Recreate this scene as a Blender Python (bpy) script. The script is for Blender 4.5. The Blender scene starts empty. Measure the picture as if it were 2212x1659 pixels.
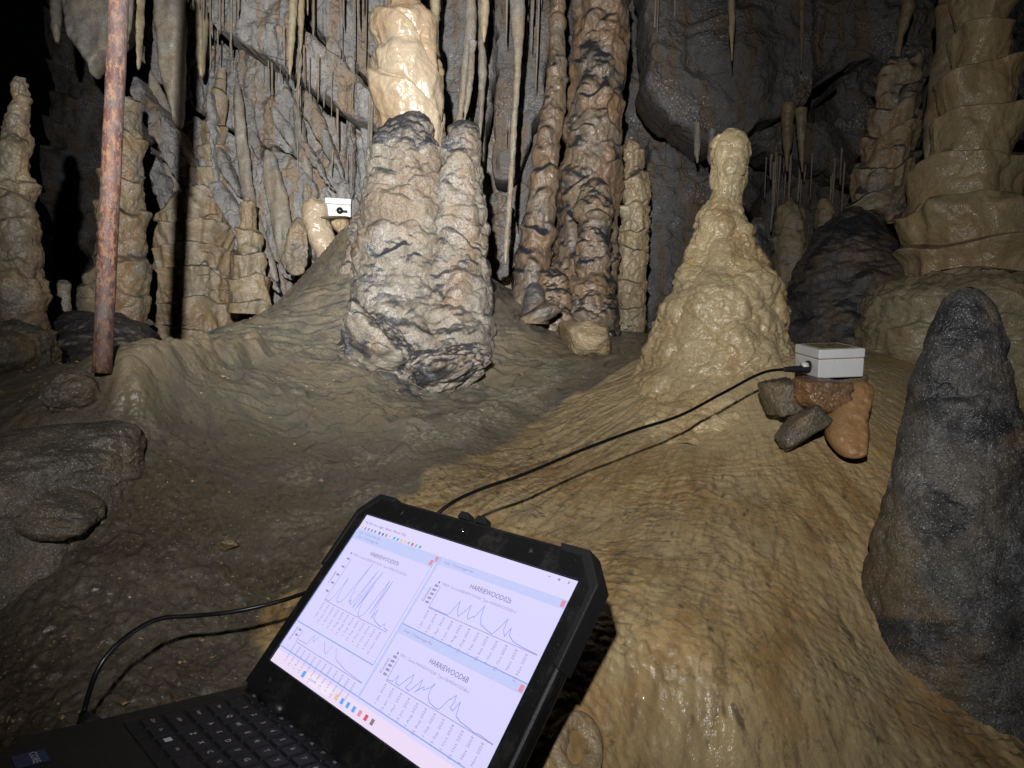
import bpy, math, random
import numpy as np
from mathutils import Vector, Matrix, Euler
random.seed(4); RNG = np.random.default_rng(4)
scene = bpy.context.scene
COL = scene.collection

# ------------------------------------------------------------------ camera
PW, PH, FP = 2212.0, 1659.0, 1490.5          # photo measuring units and focal length in them
PITCH, ROLL = math.radians(-4.0), math.radians(1.5)
cam_d = bpy.data.cameras.new('camera'); cam = bpy.data.objects.new('camera', cam_d); COL.objects.link(cam)
CM = Matrix.Rotation(math.pi/2 + PITCH, 4, 'X') @ Matrix.Rotation(ROLL, 4, 'Z')
cam.matrix_world = CM
cam_d.sensor_width = 36.0; cam_d.lens = FP/PW*36.0
cam_d.clip_start = 0.02; cam_d.clip_end = 100
scene.camera = cam
CR = np.array(CM.to_3x3())
def C(px, py, d):
    """world point seen at photo position (px,py) at depth d metres"""
    v = np.array([(px-PW/2)/FP*d, -(py-PH/2)/FP*d, -d])
    return CR @ v
def Cn(px, py, d):
    px, py, d = np.broadcast_arrays(np.asarray(px, float), np.asarray(py, float), np.asarray(d, float))
    v = np.stack([(px-PW/2)/FP*d, -(py-PH/2)/FP*d, -d], -1)
    return v @ CR.T
def CV(x, y, z):
    """camera frame (right, down, forward) to world"""
    return CR @ np.array([x, -y, -z])

# ------------------------------------------------------------------ world: underground, no sky
w = bpy.data.worlds.new('World'); scene.world = w; w.use_nodes = True
bg = w.node_tree.nodes['Background']; bg.inputs[0].default_value = (0.6, 0.75, 1, 1); bg.inputs[1].default_value = 0.0006
# ------------------------------------------------------------------ the caver's headlamp (flood LED and spot LED, worn just behind and above the phone)
LPOS = CV(-0.08, -0.27, -0.22)
def headlamp(name, power, size, aim, radius):
    l = bpy.data.lights.new(name, 'SPOT'); l.energy = power; l.spot_size = math.radians(size); l.spot_blend = 1.0
    l.shadow_soft_size = radius; l.color = (1.0, 0.985, 0.965)
    o = bpy.data.objects.new(name, l); COL.objects.link(o); o.location = LPOS
    d = Vector(C(*aim)) - Vector(LPOS); o.rotation_euler = d.to_track_quat('-Z', 'Y').to_euler()
    return o
headlamp('headlamp_spot', 340, 57, (820, 330, 2.6), 0.012)
headlamp('headlamp_flood', 60, 100, (1200, 540, 1.6), 0.012)
scene.view_settings.view_transform = 'Standard'; scene.view_settings.look = 'None'
scene.view_settings.exposure = 0.0; scene.view_settings.gamma = 1.0
cy = scene.cycles
cy.max_bounces = 3; cy.diffuse_bounces = 1; cy.glossy_bounces = 1; cy.transmission_bounces = 2
cy.use_adaptive_sampling = True; cy.adaptive_threshold = 0.03; cy.sample_clamp_indirect = 3.0; cy.use_denoising = True; cy.caustics_reflective = False; cy.caustics_refractive = False

# ------------------------------------------------------------------ noise
_perm = RNG.permutation(256); _perm = np.concatenate([_perm, _perm]).astype(np.int32)
_g = RNG.normal(size=(256, 3)); _g /= np.linalg.norm(_g, axis=1)[:, None]
def pn(P, sc=1.0, seed=0.0):
    """gradient noise, about -1..1"""
    Q = np.asarray(P, np.float64)*sc + seed*17.37
    i = np.floor(Q).astype(np.int64); f = Q - i; u = f*f*f*(f*(f*6-15)+10); i &= 255
    r = 0.0
    for a in (0, 1):
        wx = u[..., 0] if a else 1-u[..., 0]
        ia = _perm[(i[..., 0]+a) & 255]
        for b in (0, 1):
            wy = u[..., 1] if b else 1-u[..., 1]
            ib = _perm[(ia+i[..., 1]+b) & 255]
            for c in (0, 1):
                wz = u[..., 2] if c else 1-u[..., 2]
                g = _g[_perm[(ib+i[..., 2]+c) & 255]]
                dt = g[..., 0]*(f[..., 0]-a)+g[..., 1]*(f[..., 1]-b)+g[..., 2]*(f[..., 2]-c)
                r = r + wx*wy*wz*dt
    return r*1.6
def fbm(P, sc, oct=3, seed=0.0, gain=.5):
    s = 0.0; a = 1.0
    for k in range(oct):
        s = s + a*pn(P, sc*2**k, seed+k*1.7); a *= gain
    return s
_wj = RNG.random((256, 3))
def worley(P, size, seed=0.0, dims=3):
    """distance to nearest and second nearest feature point in cells of `size` (in cell units) and the nearest cell's id"""
    Q = np.asarray(P, np.float64)/size + seed*7.13
    if dims == 2: Q = np.concatenate([Q[..., :2], np.zeros_like(Q[..., :1])], -1)
    i0 = np.floor(Q).astype(np.int64)
    F1 = np.full(Q.shape[:-1], 9.); F2 = F1.copy(); ID = np.zeros(Q.shape[:-1], np.int64)
    for a in (-1, 0, 1):
        for b in (-1, 0, 1):
            for c in ((-1, 0, 1) if dims == 3 else (0,)):
                j = i0 + np.array([a, b, c])
                h = _perm[(_perm[(_perm[j[..., 0] & 255]+j[..., 1]) & 255]+j[..., 2]) & 255]
                jit = _wj[h]
                if dims == 2: jit = jit*np.array([1, 1, 0])
                d = np.sqrt((((j+jit)-Q)**2).sum(-1))
                m = d < F1
                F2 = np.where(m, F1, np.minimum(F2, d)); ID = np.where(m, h, ID); F1 = np.where(m, d, F1)
    return F1, F2, ID
def scales(P, size, seed=0.0, flat=.8, lift=.8):
    """overlapping rounded scales: domes whose highest part sits near their upper rim"""
    Q = np.asarray(P, np.float64)*np.array([1, 1, flat])/size+seed*7.13
    i0 = np.floor(Q).astype(np.int64); B = np.zeros(Q.shape[:-1])
    for a in (-1, 0, 1):
        for b in (-1, 0, 1):
            for c in (-1, 0, 1):
                j = i0+np.array([a, b, c]); h = _perm[(_perm[(_perm[j[..., 0] & 255]+j[..., 1]) & 255]+j[..., 2]) & 255]
                d = Q-(j+_wj[h]); r2 = (d**2).sum(-1)/(.55+.6*_wj[h][..., 1])
                B = np.maximum(B, np.sqrt(np.clip(1-r2, 0, 1))*(1+lift*np.clip(d[..., 2], -1, 1))*(.45+.55*_wj[h][..., 0]))
    return B
def sstep(a, b, x):
    t = np.clip((x-a)/(b-a), 0, 1); return t*t*(3-2*t)

# ------------------------------------------------------------------ object helpers
def tag(o, label=None, cat=None, group=None, kind=None):
    if label: o['label'] = label
    if cat: o['category'] = cat
    if group: o['group'] = group
    if kind: o['kind'] = kind
    return o
def link(name, me, mat=None, parent=None):
    o = bpy.data.objects.new(name, me); COL.objects.link(o)
    if mat and me is not None and not me.materials: me.materials.append(mat)
    if parent: o.parent = parent
    return o
def empty(name, loc=(0, 0, 0)):
    o = bpy.data.objects.new(name, None); COL.objects.link(o); o.location = Vector(loc); o.empty_display_size = .02
    return o
def mesh(name, V, Fq, attrs=None, smooth=True):
    me = bpy.data.meshes.new(name)
    V = np.asarray(V, np.float32); 
    if isinstance(Fq, np.ndarray):
        n = len(Fq); k = Fq.shape[1]
        me.vertices.add(len(V)); me.vertices.foreach_set('co', V.ravel())
        me.loops.add(n*k); me.loops.foreach_set('vertex_index', Fq.astype(np.int32).ravel())
        me.polygons.add(n); me.polygons.foreach_set('loop_start', np.arange(0, n*k, k, dtype=np.int32))
        me.update(calc_edges=True); me.validate()
    else:
        me.from_pydata([tuple(v) for v in V], [], Fq); me.update()
    if smooth: me.polygons.foreach_set('use_smooth', np.ones(len(me.polygons), bool))
    for k_, a in (attrs or {}).items():
        at = me.attributes.new(k_, 'FLOAT', 'POINT'); at.data.foreach_set('value', np.asarray(a, np.float32).ravel())
    return me
def gridfaces(nr, nc, wrap=False):
    r = np.arange(nr-1)[:, None]; c = np.arange(nc if wrap else nc-1)[None, :]
    a = r*nc+c; b = r*nc+(c+1) % nc
    return np.stack([a, b, b+nc, a+nc], -1).reshape(-1, 4)
def gridnormals(P, wrap):
    if wrap:
        dc = np.roll(P, -1, 1)-np.roll(P, 1, 1)
    else:
        dc = np.gradient(P, axis=1)
    dr = np.gradient(P, axis=0)
    n = np.cross(dc, dr); n /= np.linalg.norm(n, axis=-1, keepdims=True)+1e-12
    return n

# ------------------------------------------------------------------ materials
def lin(c):
    return tuple((x/12.92 if x <= .04045 else ((x+.055)/1.055)**2.4) for x in c)
class NT:
    def __init__(s, name):
        s.m = bpy.data.materials.new(name); s.m.use_nodes = True; s.t = s.m.node_tree
        s.b = s.t.nodes['Principled BSDF']
        s.pos = s.t.nodes.new('ShaderNodeNewGeometry').outputs['Position']
    def n(s, ty, **kw):
        o = s.t.nodes.new(ty)
        for k, v in kw.items(): setattr(o, k, v)
        return o
    def l(s, a, b): s.t.links.new(a, b)
    def setin(s, sock, v):
        if hasattr(v, 'links') or hasattr(v, 'is_linked'): s.l(v, sock)
        else: sock.default_value = v
    def noise(s, scale, detail=4, rough=.55, dist=0, stretch=None, seed=0, vec=None):
        v = vec or s.pos
        mp = s.n('ShaderNodeMapping'); s.l(v, mp.inputs['Vector'])
        mp.inputs['Location'].default_value = (seed*1.3, seed*.7, seed*2.1)
        if stretch: mp.inputs['Scale'].default_value = stretch
        o = s.n('ShaderNodeTexNoise'); s.l(mp.outputs[0], o.inputs['Vector'])
        o.inputs['Scale'].default_value = scale; o.inputs['Detail'].default_value = detail
        o.inputs['Roughness'].default_value = rough; o.inputs['Distortion'].default_value = dist
        return o.outputs['Fac']
    def voro(s, scale, feature='F1', stretch=None, out='Distance'):
        mp = s.n('ShaderNodeMapping'); s.l(s.pos, mp.inputs['Vector'])
        if stretch: mp.inputs['Scale'].default_value = stretch
        o = s.n('ShaderNodeTexVoronoi', feature=feature); s.l(mp.outputs[0], o.inputs['Vector'])
        o.inputs['Scale'].default_value = scale
        return o.outputs[out]
    def ramp(s, fac, a, b, lo=0., hi=1.):
        o = s.n('ShaderNodeMapRange', interpolation_type='SMOOTHSTEP'); s.setin(o.inputs['Value'], fac)
        o.inputs['From Min'].default_value = a; o.inputs['From Max'].default_value = b
        o.inputs['To Min'].default_value = lo; o.inputs['To Max'].default_value = hi
        return o.outputs[0]
    def attr(s, name):
        return s.n('ShaderNodeAttribute', attribute_name=name).outputs['Fac']
    def math(s, op, a, b=0.5, c=None):
        o = s.n('ShaderNodeMath', operation=op); s.setin(o.inputs[0], a); s.setin(o.inputs[1], b)
        if c is not None: s.setin(o.inputs[2], c)
        return o.outputs[0]
    def mix(s, fac, a, b, mode='MIX'):
        o = s.n('ShaderNodeMix', data_type='RGBA', blend_type=mode)
        s.setin(o.inputs['Factor'], fac)
        for k, v in ((6, a), (7, b)):
            if isinstance(v, tuple): o.inputs[k].default_value = (*v[:3], 1)
            else: s.l(v, o.inputs[k])
        return o.outputs[2]
    def bump(s, h, strength, dist, prev=None):
        o = s.n('ShaderNodeBump'); s.l(h, o.inputs['Height']); o.inputs['Strength'].default_value = strength
        o.inputs['Distance'].default_value = dist
        if prev: s.l(prev, o.inputs['Normal'])
        return o.outputs[0]
    def fin(s, col=None, rough=None, normal=None, spec=.5, sss=0, coat=0, coat_rough=.08):
        i = s.b.inputs
        if col is not None: s.setin(i['Base Color'], (*col[:3], 1) if isinstance(col, tuple) else col)
        if rough is not None: s.setin(i['Roughness'], rough)
        if normal is not None: s.l(normal, i['Normal'])
        i['Specular IOR Level'].default_value = spec
        if sss:
            i['Subsurface Weight'].default_value = sss; i['Subsurface Radius'].default_value = (1., .55, .25); i['Subsurface Scale'].default_value = .012
        if coat:
            s.setin(i['Coat Weight'], coat); i['Coat Roughness'].default_value = coat_rough
            if normal is not None: s.l(normal, i['Coat Normal'])
        return s.m
def calcite(name, c1, c2, tint, mud, rough=(.25, .6), grain=1.0, sss=0.0, wet=0.0, bump=1.0, speck=0.0, dust=0.0, scale=1.0):
    """cave calcite: two body colours, iron tint patches, dark mud / manganese stain, optional water film and crystal specks"""
    t = NT(name)
    n1 = t.noise(9*scale, 2, .6, 0); n2 = t.noise(46*scale, 3, .65, 0, seed=3); n3 = t.noise(240*scale, 2, .6, 0, seed=5)
    col = t.mix(t.ramp(n1, .38, .64), c1, c2)
    col = t.mix(t.math('MULTIPLY', t.attr('tint'), t.ramp(n2, .3, .62, .45, 1)), col, tint)
    m = t.math('ADD', t.attr('mud'), t.math('MULTIPLY', t.math('SUBTRACT', n2, .5), .7)); m = t.ramp(m, .12, .88)
    m = t.math('MULTIPLY', m, t.ramp(t.attr('mud'), .02, .2))
    col = t.mix(m, col, mud)
    g = t.ramp(n3, .3, .7, 1-.28*grain, 1+.22*grain)
    gc = t.n('ShaderNodeCombineColor'); [t.l(g, gc.inputs[k]) for k in range(3)]
    col = t.mix(1.0, col, gc.outputs[0], 'MULTIPLY')
    n4 = t.noise(95*scale, 2, .6, seed=8)
    gr = t.ramp(n4, .62, .75, 0, .35*grain)
    col = t.mix(gr, col, tuple(x*.45 for x in c1))
    if speck:
        sp = t.ramp(t.noise(420*scale, 1, .5, seed=9), .66, .72, 0, speck)
        col = t.mix(sp, col, (.75, .74, .72))
    if dust:
        du = t.math('MULTIPLY', t.ramp(t.noise(14*scale, 2, .7, seed=12), .5, .62, 0, dust), t.ramp(n3, .4, .6))
        col = t.mix(du, col, (.46, .47, .50))
    rg = t.ramp(n2, .3, .68, rough[0], rough[1])
    h = t.math('ADD', t.math('MULTIPLY', n2, 1.0), t.math('MULTIPLY', n3, .35))
    nb = t.bump(h, min(1., .55*bump), .012/scale)
    return t.fin(col, rg, nb, .5, sss, wet)
def simple(name, col, rough=.5, spec=.5, metal=0, var=.15, scale=60, bump=0, emit=0):
    t = NT(name); n = t.noise(scale, 3)
    c = t.mix(t.ramp(n, .3, .7, 0, var), tuple(col), tuple(x*.5 for x in col))
    t.fin(c, t.ramp(n, .3, .7, max(.02, rough-.08), min(1, rough+.08)), t.bump(n, bump, .001) if bump else None, spec)
    t.b.inputs['Metallic'].default_value = metal
    if emit: t.setin(t.b.inputs['Emission Color'], c); t.b.inputs['Emission Strength'].default_value = emit
    return t.m
def glow(name, col, s):
    """a colour on the lit display"""
    m = bpy.data.materials.new(name); m.use_nodes = True; nt = m.node_tree; b = nt.nodes['Principled BSDF']
    b.inputs['Base Color'].default_value = (.02, .02, .02, 1); b.inputs['Roughness'].default_value = .35
    b.inputs['Emission Color'].default_value = (*col, 1); b.inputs['Emission Strength'].default_value = s
    return m
GREYMUD = (.055, .052, .055)
M = {}
M['wetcream'] = calcite('wet_cream_calcite', (.45, .365, .26), (.40, .30, .195), (.37, .25, .14), (.16, .13, .11), (.16, .36), .4, 0, .35, .6)
M['stump'] = calcite('grey_beige_calcite', (.235, .21, .17), (.19, .162, .125), (.21, .145, .09), (.032, .032, .038), (.4, .75), .9, 0, 0, .9, speck=.2, dust=.25)
M['orange'] = calcite('orange_calcite', (.215, .155, .10), (.165, .135, .105), (.22, .135, .075), (.024, .026, .030), (.2, .45), .6, 0, .2, .9)
M['cone'] = calcite('yellow_cream_calcite', (.66, .53, .315), (.56, .45, .265), (.50, .345, .165), (.25, .20, .125), (.16, .45), .7, 0, .3, .6)
M['tiered'] = calcite('tan_tiered_calcite', (.33, .255, .155), (.27, .22, .15), (.29, .175, .08), (.05, .048, .05), (.3, .65), .7, 0, 0, .8, dust=.3)
M['honey'] = calcite('honey_calcite', (.28, .215, .125), (.20, .168, .122), (.26, .155, .075), (.045, .043, .042), (.28, .55), .7, 0, .08, .8, dust=.25)
M['tan_wet'] = calcite('tan_wet_flowstone', (.43, .33, .185), (.35, .275, .165), (.36, .22, .10), (.04, .038, .036), (.2, .48), .5, 0, .2, .7)
M['popcorn'] = calcite('pale_popcorn_calcite', (.36, .31, .20), (.30, .25, .16), (.32, .19, .09), (.05, .047, .045), (.2, .5), .6, 0, .1, .7)
M['dark'] = calcite('mud_coated_calcite', (.075, .070, .072), (.10, .088, .075), (.24, .15, .06), (.028, .028, .033), (.3, .65), .9, 0, .05, 1.0, speck=.15)
M['fore'] = calcite('dark_stalagmite_calcite', (.043, .041, .042), (.078, .071, .061), (.15, .10, .042), (.016, .016, .018), (.45, .75), 1.0, 0, 0, .9, speck=.35, dust=.12, scale=1.4)
M['boulder'] = calcite('muddy_boulder', (.125, .105, .074), (.098, .087, .068), (.24, .17, .08), (.04, .038, .036), (.4, .7), .9, 0, .04, .9, speck=.35)
M['stalactite'] = calcite('tan_stalactite_calcite', (.42, .35, .23), (.36, .30, .20), (.36, .24, .12), (.10, .095, .09), (.3, .6), .6, 0, 0, .6)
M['straw'] = calcite('grey_straw_calcite', (.30, .26, .20), (.23, .21, .185), (.28, .20, .12), (.08, .08, .085), (.35, .7), .8, 0, 0, .6, dust=.3)
M['loose'] = calcite('loose_rock', (.40, .31, .19), (.34, .25, .14), (.36, .22, .10), (.12, .10, .07), (.35, .65), .8, 0, 0, 1.0)
M['brownrock'] = calcite('brown_wet_rock', (.22, .125, .065), (.15, .095, .055), (.27, .14, .05), (.045, .04, .035), (.15, .5), .9, 0, .3, 1.0)
M['greyrock'] = calcite('grey_brown_rock', (.15, .115, .075), (.11, .09, .065), (.2, .13, .06), (.04, .038, .035), (.3, .6), .9, 0, .05, 1.0, speck=.2)
M['boneorange'] = calcite('orange_broken_stalactite', (.36, .215, .10), (.32, .19, .085), (.36, .17, .06), (.2, .14, .09), (.35, .6), .3, 0, 0, .5)

def mat_wall():
    t = NT('limestone_wall')
    n1 = t.noise(3.2, 3, .6, 0); n2 = t.noise(15, 4, .65, 0, seed=2); n3 = t.noise(80, 3, .65, seed=4); n4 = t.noise(7, 3, .6, .5, (2.5, 2.5, .35), 6)
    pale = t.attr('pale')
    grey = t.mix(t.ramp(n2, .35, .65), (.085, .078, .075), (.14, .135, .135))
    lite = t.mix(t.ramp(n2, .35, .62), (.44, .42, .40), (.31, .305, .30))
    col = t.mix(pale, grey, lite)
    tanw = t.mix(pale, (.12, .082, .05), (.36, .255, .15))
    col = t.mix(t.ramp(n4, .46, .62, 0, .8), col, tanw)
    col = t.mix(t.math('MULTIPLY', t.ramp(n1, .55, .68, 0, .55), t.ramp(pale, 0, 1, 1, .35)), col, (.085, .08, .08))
    col = t.mix(t.ramp(n3, .6, .72, 0, .5), col, (.06, .055, .055))
    wh = t.math('MULTIPLY', t.ramp(t.noise(160, 2, .6, seed=11), .55, .66), t.ramp(t.noise(6, 2, .6, seed=13), .5, .62, 0, .7))
    col = t.mix(wh, col, (.55, .56, .60))
    cr = t.voro(9, 'DISTANCE_TO_EDGE', (1, 1, .8)); crk = t.ramp(cr, .0, .012, 1, 0)
    crk = t.math('MULTIPLY', crk, t.ramp(n1, .45, .6))
    col = t.mix(t.math('MULTIPLY', crk, .6), col, (.03, .03, .03))
    h = t.math('ADD', t.math('MULTIPLY', n2, 1.2), t.math('MULTIPLY', n3, .45)); h = t.math('SUBTRACT', h, t.math('MULTIPLY', crk, .25))
    return t.fin(col, t.ramp(n2, .3, .7, .5, .85), t.bump(h, .8, .03), .4)
M['wall'] = mat_wall()
def mat_floor():
    t = NT('cave_floor_flowstone')
    cream = t.attr('cream'); u = t.attr('flow_u'); v = t.attr('flow_v'); gour = t.attr('gour')
    cv = t.n('ShaderNodeCombineXYZ'); t.l(u, cv.inputs[0]); t.l(v, cv.inputs[1])
    flow = cv.outputs[0]
    streak = t.noise(26, 3, .6, 0, (1, .22, 1), vec=flow); streak2 = t.noise(90, 2, .6, 0, (1, .16, 1), 3, vec=flow)
    n2 = t.noise(24, 4, .62, 0, seed=2); n3 = t.noise(140, 3, .65, seed=4); nb = t.noise(5, 3, .6, 0, seed=7)
    cr = t.mix(t.ramp(streak, .36, .64), (.47, .335, .165), (.33, .205, .085))
    cr = t.mix(t.ramp(nb, .45, .62, 0, .6), cr, (.41, .335, .19))
    cr = t.mix(t.ramp(streak2, .56, .74, 0, .65), cr, (.15, .10, .055))
    cr = t.mix(t.ramp(t.noise(60, 2, .7, 0, (1, .45, 1), 9, vec=flow), .64, .72, 0, .75), cr, (.07, .055, .04))
    vn2 = t.noise(40, 2, .6, .3, (1, .28, 1), 15, vec=flow); vein2 = t.ramp(t.math('ABSOLUTE', t.math('SUBTRACT', vn2, .52)), .0, .03, 1, 0)
    vm = t.ramp(t.noise(4, 1, .6, seed=16), .42, .6)
    dash = t.noise(95, 2, .6, 0, (.5, 1.5, 1), 17, vec=flow); cr = t.mix(t.math('MULTIPLY', t.ramp(dash, .60, .66, 0, .8), vm), cr, (.10, .08, .05))
    cr = t.mix(t.math('MULTIPLY', t.math('MULTIPLY', vein2, t.ramp(n3, .4, .6)), .6), cr, (.09, .06, .032))
    cr = t.mix(t.ramp(n3, .54, .68, 0, .5), cr, (.52, .44, .29))
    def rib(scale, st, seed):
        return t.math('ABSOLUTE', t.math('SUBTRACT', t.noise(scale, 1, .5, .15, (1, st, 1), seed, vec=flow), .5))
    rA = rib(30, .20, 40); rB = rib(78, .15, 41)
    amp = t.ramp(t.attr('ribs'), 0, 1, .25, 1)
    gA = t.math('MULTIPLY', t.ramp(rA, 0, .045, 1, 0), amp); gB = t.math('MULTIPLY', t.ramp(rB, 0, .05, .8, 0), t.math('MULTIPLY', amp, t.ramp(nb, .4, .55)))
    cr = t.mix(t.math('MULTIPLY', gA, t.ramp(n3, .32, .6, .3, .85)), cr, (.13, .08, .038))  # groove dirt, also standing in for shade the frontal lamp doesn't give
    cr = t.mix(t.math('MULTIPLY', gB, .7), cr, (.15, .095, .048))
    vb = t.voro(105); bead = t.math('MULTIPLY', t.ramp(vb, .1, .75, 1, 0), t.ramp(t.noise(7, 1, .5, seed=44), .46, .6, .15, 1))
    ribh = t.math('ADD', t.math('MULTIPLY', t.math('ADD', rA, t.math('MULTIPLY', rB, .6)), t.math('MULTIPLY', amp, cream)), t.math('MULTIPLY', bead, .09))
    md = t.mix(t.ramp(n2, .35, .65), (.19, .165, .118), (.128, .118, .098))
    md = t.mix(t.ramp(nb, .45, .62, 0, .8), md, (.185, .15, .095))
    md = t.mix(t.ramp(n3, .56, .70, 0, .75), md, (.045, .042, .038))
    md = t.mix(t.math('MULTIPLY', t.attr('trodden'), t.ramp(nb, .3, .6, .6, 1)), md, t.mix(t.ramp(n3, .42, .58), (.085, .064, .037), (.045, .037, .026)))
    md = t.mix(t.math('MULTIPLY', t.attr('tan'), t.ramp(n2, .3, .55, .3, .9)), md, (.21, .165, .10))
    md = t.mix(t.ramp(t.noise(330, 1, .5, seed=21), .68, .74, 0, .8), md, (.34, .30, .25))
    cr = t.mix(t.math('MULTIPLY', t.attr('nearcone'), t.ramp(n2, .3, .6, .55, .95)), cr, (.60, .47, .27))
    edge = t.math('ADD', cream, t.math('MULTIPLY', t.math('SUBTRACT', n2, .5), .55)); edge = t.ramp(edge, .38, .62)
    col = t.mix(edge, md, cr)
    gr_ = t.math('MULTIPLY', t.attr('groove'), t.ramp(n3, .32, .58, .25, .95))  # grooves and ripple rims darkened in the colour to shade the low relief
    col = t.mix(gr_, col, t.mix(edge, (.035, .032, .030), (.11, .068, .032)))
    # pale crystal popcorn where the mud thins
    pc = t.math('MULTIPLY', t.attr('crystal'), t.ramp(n3, .42, .66, 0, .75))
    col = t.mix(pc, col, (.40, .36, .28))
    rg = t.mix(edge, t.mix(t.ramp(n2, .35, .6), (.62,)*3, (.28,)*3), t.mix(t.ramp(n2, .35, .62), (.2,)*3, (.42,)*3))
    h = t.math('ADD', t.math('MULTIPLY', n2, .5), t.math('MULTIPLY', n3, .5)); h = t.math('ADD', h, t.math('MULTIPLY', t.math('MULTIPLY', streak2, cream), -.5))
    bmp = t.bump(h, .8, .004); bmp = t.bump(ribh, 1.0, .010, bmp)
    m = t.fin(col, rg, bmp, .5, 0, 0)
    wet = t.math('MULTIPLY', t.attr('wet'), t.ramp(n2, .35, .6, .4, 1)); t.setin(t.b.inputs['Coat Weight'], wet); t.b.inputs['Coat Roughness'].default_value = .03
    gb = t.bump(t.noise(170, 2, .6, seed=30), 1.0, .003); t.l(gb, t.b.inputs['Coat Normal'])
    return m
M['floor'] = mat_floor()

# ------------------------------------------------------------------ outlines -> solid lumps
def smooth_poly(poly, it=2):
    p = np.array(poly, float)
    for _ in range(it):
        q = np.roll(p, -1, 0); p = np.stack([.75*p+.25*q, .25*p+.75*q], 1).reshape(-1, 2)
    return p
def poly_sdf(x, y, poly):
    best = np.full(x.shape, 1e9); nx_ = x.copy(); ny_ = y.copy(); ins = np.zeros(x.shape, bool)
    q = np.roll(poly, -1, 0)
    for a, b in zip(poly, q):
        ab = b-a; L = ab@ab
        if L < 1e-12: continue
        t = np.clip(((x-a[0])*ab[0]+(y-a[1])*ab[1])/L, 0, 1); cx = a[0]+t*ab[0]; cy_ = a[1]+t*ab[1]
        d = (x-cx)**2+(y-cy_)**2; m = d < best; best = np.where(m, d, best); nx_ = np.where(m, cx, nx_); ny_ = np.where(m, cy_, ny_)
        cr = ((a[1] > y) != (b[1] > y)) & (x < (b[0]-a[0])*(y-a[1])/(b[1]-a[1]+1e-12)+a[0]); ins ^= cr
    return np.where(ins, 1, -1)*np.sqrt(best), nx_, ny_
# ------------------------------------------------------------------ cave floor: measured heights, thin-plate surface
ctrl = [  # photo x, photo y, depth in metres
    (-250, 1750, .62), (195, 1562, .665), (416, 1386, .80), (40, 1400, .765), (-300, 1300, .85), (40, 1180, .90), (60, 1000, .95), (-200, 950, 1.0), (300, 1180, .88), (560, 1300, .88),
    (300, 1000, .99), (200, 880, 1.05), (20, 880, 1.1), (450, 950, 1.10), (600, 1050, 1.04), (700, 1200, .93), (850, 1020, 1.16), (850, 920, 1.34), (700, 900, 1.30),
    (235, 803, 1.08), (330, 768, 1.25), (430, 745, 1.45), (560, 690, 1.75), (640, 625, 1.95), (700, 560, 2.03), (745, 500, 2.08), (700, 720, 1.74), (560, 800, 1.46),
    (760, 820, 1.52), (870, 860, 1.52), (960, 800, 1.70), (1060, 730, 1.85), (1080, 660, 2.05), (1130, 690, 2.15), (1200, 720, 2.05), (1270, 765, 1.82), (1380, 745, 1.95),
    (1000, 900, 1.42), (1000, 1010, 1.20), (1150, 880, 1.47), (1250, 850, 1.50), (1100, 1000, 1.25), (1300, 1000, 1.18), (1350, 870, 1.42), (1450, 880, 1.36),
    (1550, 895, 1.28), (1650, 890, 1.25), (1550, 1000, 1.12), (1500, 1150, .92), (1300, 1200, .90), (1320, 1320, .74), (1200, 1400, .68), (1500, 1320, .745), (1700, 1150, .93), (1750, 990, 1.10),
    (1800, 900, 1.20), (1850, 840, 1.34), (1920, 820, 1.45), (1900, 1000, 1.10), (1850, 1150, .95), (1800, 1350, .82), (1900, 1400, .82), (1960, 1500, .77), (2060, 1659, .70), (2250, 1750, .68),
    (1600, 1659, .640), (1600, 1500, .672), (1400, 1659, .628), (1600, 1800, .632), (1200, 1600, .60), (2100, 900, 1.45), (2300, 850, 1.6), (2300, 1100, 1.25), (1750, 740, 2.0), (1960, 760, 1.9),
    (120, 835, 1.2), (-150, 850, 1.3), (180, 815, 1.3), (60, 820, 1.7),
]
cp = np.array([C(*c) for c in ctrl])
extra = [(-.35, .45, -.37), (-.1, .35, -.385), (.12, .4, -.44), (-.25, .6, -.37), (-.05, .62, -.34), (0, .1, -.42), (-.8, .1, -.45), (.8, .1, -.60), (-.2, .2, -.40),
         (-1.2, 2.1, -.05), (-1.5, 2.4, -.10), (-1.8, 1.7, -.08), (-.75, 2.35, .10), (-.9, 2.0, .0), (-.35, 2.6, .40), (.2, 2.7, .22), (.9, 2.6, .15), (1.5, 2.6, .1), (2.2, 2.2, .05), (2.3, 1.2, -.1),
         (-2, 3.2, -.1), (-.5, 3.3, .35), (.5, 3.3, .25), (2.2, 3.3, .1), (-2.2, .8, -.3), (2, .5, -.5), (-2, 0.2, -.45)]
extra = [(x, y, z-.052*y) for x, y, z in extra]
cp = np.vstack([cp, extra])
def tps_fit(p, z, lam=2e-4):
    d = np.linalg.norm(p[:, None]-p[None], axis=-1); K = np.where(d > 0, d*d*np.log(d+1e-12), 0)+lam*np.eye(len(p))
    Pm = np.c_[np.ones(len(p)), p]; A = np.block([[K, Pm], [Pm.T, np.zeros((3, 3))]])
    return np.linalg.solve(A, np.r_[z, 0, 0, 0])
TW = tps_fit(cp[:, :2], cp[:, 2])
def floor_z(x, y):
    x = np.asarray(x, float); y = np.asarray(y, float); sh = x.shape; x = x.ravel(); y = y.ravel(); out = np.zeros(len(x)); n = len(cp)
    for k in range(n):
        d2 = (x-cp[k, 0])**2+(y-cp[k, 1])**2
        out += TW[k]*.5*d2*np.log(d2+1e-24)
    return (out+TW[n]+TW[n+1]*x+TW[n+2]*y).reshape(sh)
CONE = C(1560, 700, 1.5)       # axis of the yellow cone: flowstone runs outward from here
STUMP = C(860, 600, 1.9); STUMP2 = C(905, 760, 1.86)
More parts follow.
